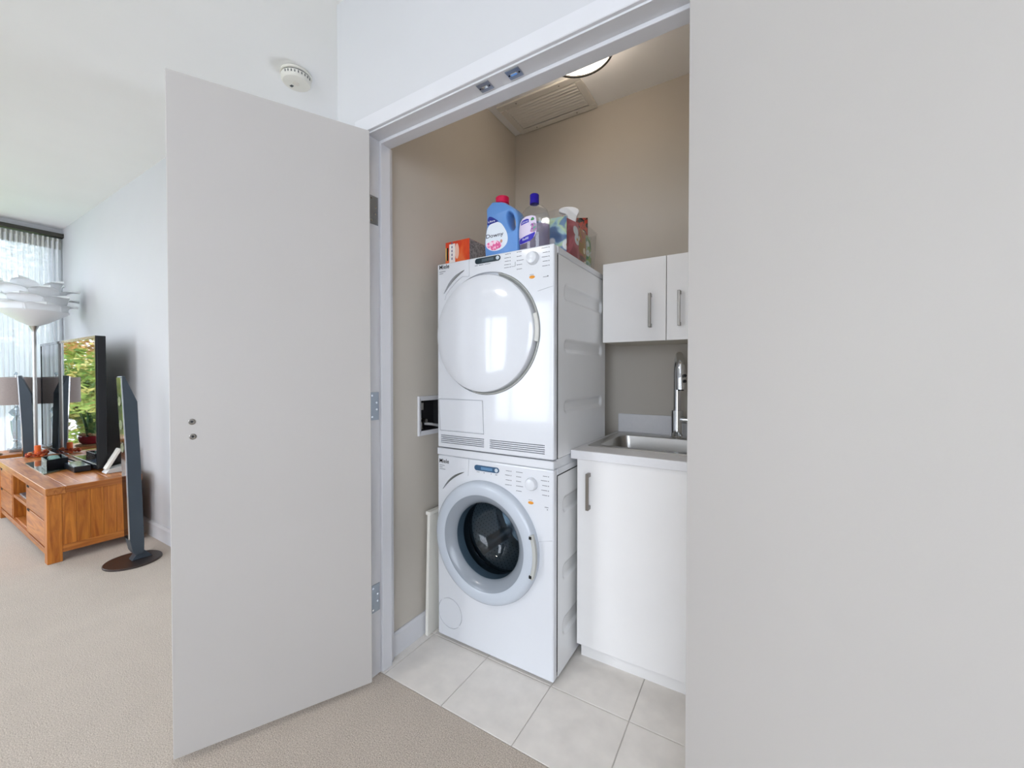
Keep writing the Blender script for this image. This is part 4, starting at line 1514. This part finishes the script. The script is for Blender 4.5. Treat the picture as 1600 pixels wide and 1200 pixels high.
# inside
DV = (-4.970, -4.480)
for x in DV:
    MB().box(x - .014, x + .014, BY0 + .006, BY1 - .02, .098, BT - .047).build('divider', M_wood_z, be)
MB().box(BX0 + .02, BX1 - .02, BY1 - .02, BY1 - .008, .09, BT - .047).build('back_panel', M_wood_in, be)
MB().box(BX0 + .02, BX1 - .02, BY0 + .02, BY1 - .02, .086, .098).build('bottom_board', M_wood_x, be)
MB().box(DV[0] + .014, DV[1] - .014, BY0 + .008, BY1 - .02, .262, .284, 0.001, 1).build('shelf', M_wood_x, be)
MB().box(BX0 + LEG, BX1 - LEG, BY0 + .004, BY0 + .024, .050, .086, 0.001, 1).build('front_rail', M_wood_x, be)
for (x0, x1) in ((BX0 + LEG + .002, DV[0] - .016), (DV[1] + .016, BX1 - LEG - .002)):
    for (z0, z1) in ((.100, .264), (.272, .432)):
        d_ = MB().box(x0, x1, BY0 + .003, BY0 + .022, z0, z1, 0.0015, 1).build('drawer', M_wood_x, be)
        MB().box(x0 + .02, x0 + .085, BY0 + .0015, BY0 + .004, z1 - .012, z1 + .002).build('finger_notch', M_dark, d_)
tag(MB().box(-4.90, -4.62, BY0 + .03, BY0 + .25, .2845, .296, 0.001, 1).build('magazine', cells_mat('magazine_print', [(80, 84, 92), (120, 124, 130), (160, 160, 162), (96, 100, 110)], 12, 1.0, 0.3), None, (-4.76, BY0 + .14, .2845)),
    'grey magazine lying on the open shelf of the television bench', 'magazine')

# television
TVX0, TVX1, TVY, TVZ0, TVZ1 = -5.90, -4.195, .930, .512, 1.512
tv = thing('television', 'large flat television on the wooden bench, trees mirrored in its dark screen', 'television', ((TVX0 + TVX1) / 2, TVY, BT))
MB().box(TVX0, TVX1, TVY + .004, TVY + .055, TVZ0, TVZ1, 0.004, 2).build('casing', M_black, tv)
bz = .022
m_ = MB()
m_.box(TVX0, TVX1, TVY - .004, TVY + .006, TVZ0, TVZ0 + bz * 1.6, 0.001, 1)
m_.box(TVX0, TVX1, TVY - .004, TVY + .006, TVZ1 - bz, TVZ1, 0.001, 1)
m_.box(TVX0, TVX0 + bz, TVY - .004, TVY + .006, TVZ0 + bz * 1.6, TVZ1 - bz)
m_.box(TVX1 - bz, TVX1, TVY - .004, TVY + .006, TVZ0 + bz * 1.6, TVZ1 - bz)
m_.build('bezel', M_gloss_black, tv)
MB().box(TVX0 + bz, TVX1 - bz, TVY - .0005, TVY + .003, TVZ0 + bz * 1.6, TVZ1 - bz).build('screen', M_screen, tv)
MB().box(-5.10, -4.95, TVY + .012, TVY + .04, BT + .012, TVZ0 + .01).box(-5.30, -4.75, TVY - .008, TVY + .12, BT, BT + .012, 0.003, 1).build('stand', M_gloss_black, tv)


# tower speakers: thin blade with a slanted top on a round foot
def speaker(loc, rz, rbase, label):
    s = thing('tower_speaker', label, 'speaker', loc, rz)
    side = [(-.020, 1.208), (-.002, .70), (.008, .16), (.022, .075), (.034, .050), (.078, .050), (.080, .12), (.068, .62), (.054, 1.045), (-.006, 1.212)]
    MB().prism([(-.045, y, z) for y, z in side], (.09, 0, 0), 0.0025, 1).build('cabinet', M_spk, s, local=True)
    fr = [(-.0215, 1.200), (-.0035, .70), (.0065, .16)]
    m = MB()
    for (ya, za), (yb, zb) in zip(fr[:-1], fr[1:]):
        m.prism([(-.040, ya - .003, za), (.040, ya - .003, za), (.040, yb - .003, zb), (-.040, yb - .003, zb)], (0, .006, 0))
    m.build('front_baffle', M_gloss_black, s, local=True)
    m = MB()
    for (ya, za), (yb, zb) in zip(fr[:-1], fr[1:]):
        m.prism([(.040, ya - .005, za), (.0455, ya - .005, za), (.0455, yb - .005, zb), (.040, yb - .005, zb)], (0, .007, 0))
    m.build('trim_strip', M_chrome, s, local=True)
    for zc in (1.05, .90, .75):
        ya = -.0215 + (1.2 - zc) / .5 * .018
        MB().lathe([(.030, 0), (.030, .003), (.022, .004), (.010, .001), (0, .002)], (0, ya - .003, zc), '-Y', 24).build('driver', M_nickel, s, smooth=True, local=True)
    MB().prism([(-.030, .020, .012), (-.030, .060, .075), (-.030, .075, .075), (-.030, .125, .012)], (.06, 0, 0), 0.002, 1).build('neck', M_spk, s, local=True)
    MB().lathe([(0, 0), (rbase, 0), (rbase, .008), (rbase - .003, .011), (0, .011)], (0, .035, 0), 'Z', 48).build(
        'foot', mat('bronze_brown_metal', (74, 66, 64), 0.35, 0.5, var=0.06, scale=30), s, smooth=True, local=True)
    return s


speaker((-3.475, .895, 0), 0.0, .145, 'slim dark tower speaker on a round foot beside the end of the wooden bench')
speaker((-5.80, .800, 0), R(-14), .082, 'slim dark tower speaker between the wooden bench and the side table lamp')


# things on the bench ------------------------------------------------
q = [at(39, 724, 2, BT + .006), at(68, 741, 2, BT + .006), at(110, 730.5, 2, BT + .006), at(80, 717, 2, BT + .006)]
ctr = sum(q, Vector()) / 4
tr_ = MB().prism([(v.x, v.y, BT + .0005) for v in q], (0, 0, .008), 0.001, 1)
tag(tr_.build('glass_tray', M_plate_glass, None, (ctr.x, ctr.y, BT)), 'flat square glass tray on the wooden bench under the patterned box', 'tray')
b0, b1, b2 = at(73, 735.5, 2, BT + .01), at(94.7, 731.5, 2, BT + .01), at(57.5, 725, 2, BT + .01)
ex, ey = (b1 - b0), (b2 - b0)
ey = ey.normalized() * .21
ex = ex.normalized() * .13
bxh = .078
pb = thing('patterned_box', 'black box with patterned grey sides and green scraps on the glass tray', 'box', (b0.x, b0.y, BT + .0087))
z0 = BT + .0088
o_ = Vector((b0.x, b0.y, z0))
def hexa(o, a, b, h):
    return MB().prism([o, o + a, o + a + b, o + b], (0, 0, h))
hexa(o_, ex, ey, .004).build('box_floor', M_black, pb)
wl_ = .006
ux, uy = ex.normalized(), ey.normalized()
hexa(o_, ex, uy * wl_, bxh).build('end_wall', M_black, pb)
hexa(o_ + ey - uy * wl_, ex, uy * wl_, bxh).build('end_wall', M_black, pb)
M_pat = cells_mat('zigzag_print', [(28, 30, 34), (60, 70, 74), (170, 182, 184), (40, 44, 48)], 38, 2.0)
hexa(o_ + uy * wl_, ux * wl_, ey - uy * 2 * wl_, bxh).build('side_wall', M_pat, pb)
hexa(o_ + ex - ux * wl_ + uy * wl_, ux * wl_, ey - uy * 2 * wl_, bxh).build('side_wall', M_pat, pb)
for k in range(3):
    c = o_ + ex * .5 + ey * (.25 + .25 * k) + Vector((0, 0, .055 + .006 * k))
    MB().lathe([(0, -.02), (.03, -.012), (.038, 0), (.03, .014), (0, .02)], c, 'Z', 9, 1, .9).build('green_scrap', mat('teal_paper', (110, 150, 140), 0.5, var=0.2, scale=40), pb)

cw = Vector((-5.450, .832, BT))
cd = thing('candle', 'orange pillar candle standing on the bench in a ring of dried flowers', 'candle', (cw.x, cw.y, BT))
MB().lathe([(0, 0), (.020, 0), (.020, .098), (.016, .101), (.006, .096), (0, .096)], (cw.x, cw.y, BT), 'Z', 20).build('wax', mat('orange_wax', (238, 112, 40), 0.4, var=0.03), cd, smooth=True)
MB().cyl((cw.x, cw.y, BT + .094), (cw.x, cw.y, BT + .108), .0012, 6).build('wick', M_black, cd)
wr = thing('dried_flower_ring', 'rust and cream dried flower ring around the orange candle', 'wreath', (cw.x, cw.y, BT))
random.seed(5)
pal = [(176, 74, 40), (206, 110, 66), (150, 62, 40), (222, 176, 130), (190, 90, 50), (170, 100, 70)]
for k in range(26):
    a = 2 * math.pi * k / 26 + random.uniform(-.1, .1)
    rr = .050 + random.uniform(-.010, .012)
    zz = BT + .019 + random.uniform(0, .026)
    c = (cw.x + rr * math.cos(a), cw.y + rr * math.sin(a), zz)
    s_ = random.uniform(.013, .019)
    MB().lathe([(0, -s_), (s_ * .8, -s_ * .6), (s_, 0), (s_ * .55, s_ * .35), (s_ * .7, s_ * .7), (0, s_ * .5)], c, 'Z', 7).build('flower_head', mat('dried_petal_%d' % (k % 6), pal[k % 6], 0.8, var=0.15, scale=80), wr)

dv0 = at(117, 727, 2, BT)
dvx, dvy = dv0.x + .24, .876
md = thing('media_player', 'flat black media player with glossy top in front of the television', 'media player', (dvx, dvy, BT))
MB().box(dvx - .16, dvx + .13, dvy - .045, dvy + .045, BT + .004, BT + .044, 0.002, 1).build('casing', mat('dark_media_case', (30, 34, 40), 0.3, var=0.02), md)
MB().box(dvx - .155, dvx + .125, dvy - .04, dvy + .04, BT + .0441, BT + .0455).build('top_plate', mat('painted_sky_reflection', (60, 78, 104), 0.08, var=0), md)  # reflected sky painted into the blue of the top
for fx in (-.14, .11):
    for fy in (-.035, .03):
        MB().cyl((dvx + fx, dvy + fy, BT), (dvx + fx, dvy + fy, BT + .005), .008, 8).build('foot', M_black, md)

g0 = at(168, 740, 2, BT + .002)
ro = thing('modem', 'white tilted modem on the bench behind the tower speaker', 'modem', (g0.x, g0.y, BT))
gx_, gy_ = g0.x, g0.y
MB().prism([(gx_, gy_ - .01, BT + .001), (gx_, gy_ + .10, BT + .001), (gx_, gy_ + .10, BT + .045), (gx_, gy_ + .012, BT + .030)], (-.10, 0, 0), 0.002, 1).build('stand', mat('pale_grey_plastic', (206, 206, 204), 0.4, var=0.02), ro)
MB().prism([(gx_ - .015, gy_ - .006, BT + .030), (gx_ - .015, gy_ + .070, BT + .175), (gx_ - .015, gy_ + .086, BT + .168), (gx_ - .015, gy_ + .014, BT + .030)], (-.07, 0, 0), 0.003, 2).build('case', M_oldwhite, ro)
kx, ky = gx_ - .20, .93 + .12
tag(MB().box(kx - .05, kx + .05, ky - .05, ky + .03, BT, BT + .030, 0.003, 1).build(
    'network_switch', M_black, None, (kx, ky, BT)), 'small black box on the bench behind the television edge', 'network box')

# ---- side table with lamp and planted bowl -------------------------
TX0, TX1, TY0, TY1, TT = -6.25, -5.865, .20, .950, .480
st = thing('side_table', 'low wooden side table in the window corner carrying a lamp', 'table', ((TX0 + TX1) / 2, (TY0 + TY1) / 2, 0))
for k in range(3):
    x0 = TX0 + (TX1 - TX0) * k / 3
    MB().box(x0 + .0006, x0 + (TX1 - TX0) / 3 - .0006, TY0, TY1, TT - .030, TT, 0.002, 1).build('top_board', M_wood_y, st)
for x in (TX0 + .02, TX1 - .07):
    for y in (TY0 + .02, TY1 - .07):
        MB().box(x, x + .05, y, y + .05, 0, TT - .031, 0.002, 1).build('leg', M_wood_z, st)
MB().box(TX0 + .03, TX1 - .03, TY0 + .03, TY0 + .05, TT - .09, TT - .031).build('apron', M_wood_x, st)
MB().box(TX0 + .03, TX1 - .03, TY1 - .05, TY1 - .03, TT - .09, TT - .031).build('apron', M_wood_x, st)

lx, ly = -6.085, .800
tl = thing('table_lamp', 'table lamp with crystal stem and taupe drum shade on the side table', 'lamp', (lx, ly, TT))
MB().box(lx - .055, lx + .055, ly - .055, ly + .055, TT, TT + .030, 0.003, 2).build('crystal_base', M_crystal, tl)
MB().lathe([(.020, .030), (.045, .036), (.030, .058), (.020, .090), (.026, .100), (.030, .110), (.024, .122), (.034, .20), (.040, .300), (.026, .325), (.016, .335)], (lx, ly, TT), 'Z', 12).build('crystal_stem', M_crystal, tl)
MB().lathe([(.016, .335), (.035, .350), (.052, .378), (.035, .405), (.014, .420), (.010, .44)], (lx, ly, TT), 'Z', 10).build('crystal_ball', M_crystal, tl)
MB().cyl((lx, ly, TT + .03), (lx, ly, TT + .74), .005, 10).build('stem_rod', M_chrome, tl)
MB().lathe([(.168, .455), (.170, .455), (.170, .712), (.168, .712), (.168, .455)], (lx, ly, TT), 'Z', 48).build('shade', M_shade, tl, smooth=True)
MB().lathe([(0, .735), (.010, .738), (.013, .75), (.008, .762), (0, .766)], (lx, ly, TT), 'Z', 12).build('finial', M_crystal, tl, smooth=True)
m_ = MB()
for a in (0, 120, 240):
    m_.cyl((lx, ly, TT + .72), (lx + .168 * math.cos(R(a)), ly + .168 * math.sin(R(a)), TT + .708), .002, 6)
m_.build('shade_spider', M_nickel, tl)

px_, py_ = -5.965, .575
pl = thing('planted_bowl', 'glossy red bowl with dried flowers and a snake plant on the side table', 'plant', (px_, py_, TT))
MB().lathe([(.115, 0), (.125, .006), (.115, .014), (.09, .016), (0, .016)], (px_, py_, TT), 'Z', 36).build('wicker_mat', mat('woven_tan', (166, 126, 84), 0.8, var=0.25, scale=90), pl, smooth=True)
MB().lathe([(0, .018), (.07, .018), (.088, .03), (.100, .06), (.102, .098), (.096, .100), (.092, .09), (0, .088)], (px_, py_, TT), 'Z', 36).build('bowl', mat('dark_red_glaze', (140, 26, 44), 0.15, var=0.1), pl, smooth=True)
for k in range(22):
    a = random.uniform(0, 6.28)
    rr = .085 * math.sqrt(random.random())
    s_ = random.uniform(.013, .02)
    c = (px_ + rr * math.cos(a), py_ + rr * math.sin(a), TT + .100 + random.uniform(0, .025))
    MB().lathe([(0, -s_), (s_ * .8, -s_ * .5), (s_, 0), (s_ * .6, s_ * .4), (0, s_ * .6)], c, 'Z', 7).build('dried_flower', mat('dried_tan_%d' % (k % 3), [(196, 160, 116), (176, 130, 100), (206, 178, 140)][k % 3], 0.85, var=0.2, scale=60), pl)
M_leaf = cells_mat('snake_leaf', [(40, 84, 52), (70, 120, 66), (120, 150, 84), (52, 96, 60)], 16, 2.0, 0.4)
for k in range(7):
    a = k * 0.9 + .3
    ln = random.uniform(.20, .28)
    t = bmesh.new()
    rows = []
    for j in range(9):
        v = j / 8
        w = .022 * (math.sin(math.pi * min(1, .25 + .75 * v)) ** .8) + .0004
        out = .01 + .05 * v * v
        c = Vector((px_ + .03 * math.cos(a) + out * math.cos(a), py_ + .03 * math.sin(a) + out * math.sin(a), TT + .09 + ln * v))
        tt = Vector((-math.sin(a), math.cos(a), 0)) * w
        nn = Vector((math.cos(a), math.sin(a), 0)) * .006
        rows.append([t.verts.new(c - tt), t.verts.new(c + nn), t.verts.new(c + tt)])
    for r0, r1 in zip(rows[:-1], rows[1:]):
        for i in range(2):
            t.faces.new((r0[i], r0[i + 1], r1[i + 1], r1[i]))
    m_ = MB()
    m_.merge(t)
    m_.build('leaf', M_leaf, pl, smooth=True)

# ---- lotus floor lamp ----------------------------------------------
fx_, fy_ = -5.632, .850
fl_ = thing('floor_lamp', 'steel floor lamp with a white lotus shade of curled petals', 'lamp', (fx_, fy_, 0))
MB().lathe([(0, 0), (.085, 0), (.085, .012), (.08, .018), (.02, .022), (.011, .03)], (fx_, fy_, .0), 'Z', 36).build('base', M_steel, fl_, smooth=True)
MB().lathe([(.0135, .03), (.0135, 1.60), (.018, 1.63), (.030, 1.655), (.032, 1.662), (0, 1.662)], (fx_, fy_, 0), 'Z', 20).build('pole', M_steel, fl_, smooth=True)
MB().lathe([(.030, 1.662), (.09, 1.695), (.16, 1.745), (.215, 1.785), (.224, 1.795), (.21, 1.792)], (fx_, fy_, 0), 'Z', 40).build('lower_bowl', M_petal, fl_, smooth=True)
MB().lathe([(.13, 1.785), (.14, 1.87), (.12, 1.96), (.07, 2.0), (0, 2.01)], (fx_, fy_, 0), 'Z', 24).build('inner_dome', M_petal, fl_, smooth=True)


def petal(ang, r0, z0, r1, z1, w, droop):
    """broad leaf that stands up from the bowl, then bends outwards to a point"""
    t = bmesh.new()
    rows = []
    n = 10
    for j in range(n + 1):
        v = j / n
        rr = r0 + (r1 - r0) * (.12 * v + .88 * v ** 3.4)
        zz = z0 + (z1 - z0) * math.sin(min(1, v * 1.12) * math.pi * .5) - droop * max(0, v - .6) ** 1.5
        hw = w * (1 - max(0, (v - .45) / .55) ** 1.8) + .0012
        row = []
        for i in range(7):
            u = (i / 6 - .5) * 2
            a = ang + u * hw / max(rr, .13)
            k = rr + .012 * u * u * (1 - v)
            row.append(t.verts.new((fx_ + k * math.cos(a), fy_ + k * math.sin(a), zz - .022 * u * u * v)))
        rows.append(row)
    for a, b in zip(rows[:-1], rows[1:]):
        for i in range(6):
            t.faces.new((a[i], a[i + 1], b[i + 1], b[i]))
    m = MB()
    m.merge(t)
    m.build('petal', M_petal, fl_, smooth=True, angle=80)


for (np_, r0, z0_, r1, z1_2, w_p, dr_, off) in ((6, .208, 1.785, .282, 1.875, .118, .05, 0.12), (6, .196, 1.81, .300, 1.945, .112, .03, .64),
                                               (6, .178, 1.85, .292, 2.015, .104, .0, .2), (5, .150, 1.89, .235, 2.075, .092, -.02, .75)):
    for k in range(np_):
        petal(2 * math.pi * k / np_ + off, r0, z0_, r1, z1_2, w_p, dr_)

# ---- sheer curtain in the corner -----------------------------------
cu = thing('sheer_curtain', 'sheer white pleated curtain hanging at the window corner', 'curtain', (-6.285, .95, 0))
t = bmesh.new()
ny, nz = 260, 14
rows = []
CY0, CY1 = .700, 1.145
random.seed(11)
ph_ = [random.uniform(0, 6.28) for _ in range(5)]
for j in range(nz + 1):
    v = j / nz
    z = .03 + (2.615 - .03) * v
    row = []
    for i in range(ny + 1):
        u = i / ny
        y = CY0 + (CY1 - CY0) * (u + .012 * math.sin(9 * u + 3 * v))
        amp = .016 + .004 * math.sin(5 * u + 2 * v)
        x = -6.285 + amp * math.sin(u * 2 * math.pi * 13 + .5 * math.sin(v * 3 + ph_[0])) + .005 * math.sin(u * 2 * math.pi * 31 + ph_[1] + v)
        row.append(t.verts.new((x, y, z)))
    rows.append(row)
for a, b in zip(rows[:-1], rows[1:]):
    for i in range(ny):
        t.faces.new((a[i], a[i + 1], b[i + 1], b[i]))
m_ = MB()
m_.merge(t)
m_.build('curtain_panel', M_sheer, cu, smooth=True, angle=80)
t = bmesh.new()
rows = []
for j in range(3):
    z = 2.535 + .055 * j
    row = []
    for i in range(131):
        u = i / 130
        row.append(t.verts.new((-6.288 + .017 * math.sin(u * 2 * math.pi * 13 + .5 * math.sin(3 + ph_[0])) + .006, CY0 + (CY1 - CY0) * u, z)))
    rows.append(row)
for a, b in zip(rows[:-1], rows[1:]):
    for i in range(130):
        t.faces.new((a[i], a[i + 1], b[i + 1], b[i]))
m_ = MB()
m_.merge(t)
m_.build('heading_tape', mat('curtain_heading', (214, 214, 208), 0.8, var=0.05, scale=60), cu, smooth=True, angle=80)
tk = MB().box(-6.32, -6.25, -1.4, LRY - .002, 2.660, 2.700).build('curtain_track', M_track, None, (-6.285, -1.0, 2.66))
tag(tk, 'dark curtain track along the top of the window', 'curtain track')

# ================================================================ OUTSIDE
gr = MB().box(-60, WX - .2, -40, 30, -6.2, -6.0)
struct('ground_outside', gr, mat('lawn_green', (92, 120, 66), 0.9, var=0.3, scale=0.6))


def tree(loc, rx, rz_, n, seed, cols, label):
    random.seed(seed)
    tr = thing('garden_tree', label, 'tree', (loc[0], loc[1], -6.0), 0, 'trees outside the window')
    MB().tube([(loc[0], loc[1], -6), (loc[0] + .1, loc[1] + .1, -3), (loc[0], loc[1] + .2, loc[2] - rz_ * .3)], [.25, .2, .12], 10).build(
        'trunk', mat('tree_bark', (92, 78, 64), 0.9, var=0.3, scale=12), tr)
    v, f = [], []
    lobes = [(random.gauss(0, .5) * rx, random.gauss(0, .5) * rx, random.gauss(0, .45) * rz_, random.uniform(.35, .6) * rx) for _ in range(16)]
    for k in range(n):
        L = random.choice(lobes)
        d = Vector((random.gauss(0, 1), random.gauss(0, 1), random.gauss(0, .7))).normalized() * L[3] * random.uniform(.75, 1.05)
        c = Vector((loc[0] + L[0], loc[1] + L[1], loc[2] + L[2])) + d
        a = Vector((random.gauss(0, 1), random.gauss(0, 1), random.gauss(0, .5))).normalized()
        b = a.orthogonal().normalized()
        s = random.uniform(.028, .055) * (1 + (abs(loc[0]) - 11) * .06)
        i0 = len(v)
        v += [c + a * s * 1.6, c + b * s * .6, c - a * s * 1.6, c - b * s * .6]
        f.append((i0, i0 + 1, i0 + 2, i0 + 3))
    me = bpy.data.meshes.new('foliage')
    me.from_pydata([tuple(p - Vector((loc[0], loc[1], -6.0))) for p in v], [], f)
    me.materials.append(cells_mat('leaves_%d' % seed, cols, 2.2, seed * 1.3, 0.6))
    o = bpy.data.objects.new('foliage', me)
    COL.objects.link(o)
    o.parent = tr
    o['kind'] = 'stuff'


G1 = [(60, 92, 40), (110, 140, 60), (160, 180, 90), (190, 176, 100)]
G2 = [(40, 74, 44), (76, 112, 62), (120, 150, 88), (90, 126, 80)]
G3 = [(90, 110, 40), (150, 170, 70), (190, 196, 110), (200, 150, 90)]
tree((-11.0, -.2, .6), 1.0, 1.7, 16000, 1, G1, 'yellow-green leafy tree outside the window')
tree((-12.4, -4.6, .8), 1.2, 1.8, 16000, 2, G2, 'dark green leafy tree next to the rusty yellow one outside')
tree((-13.6, 3.6, -.2), 1.2, 1.6, 16000, 3, G2, 'dark green tree outside near the house corner')
tree((-16.6, -2.2, 1.0), 1.5, 2.2, 15000, 4, G3, 'yellow leafy tree with rusty patches outside the window')
tree((-23.0, 2.0, 1.6), 2.2, 3.0, 15000, 5, G2, 'large dark tree far behind the others outside the window')
tree((-24.0, -7.5, 1.6), 2.4, 3.0, 15000, 6, G1, 'large yellow-green tree far away outside the window')
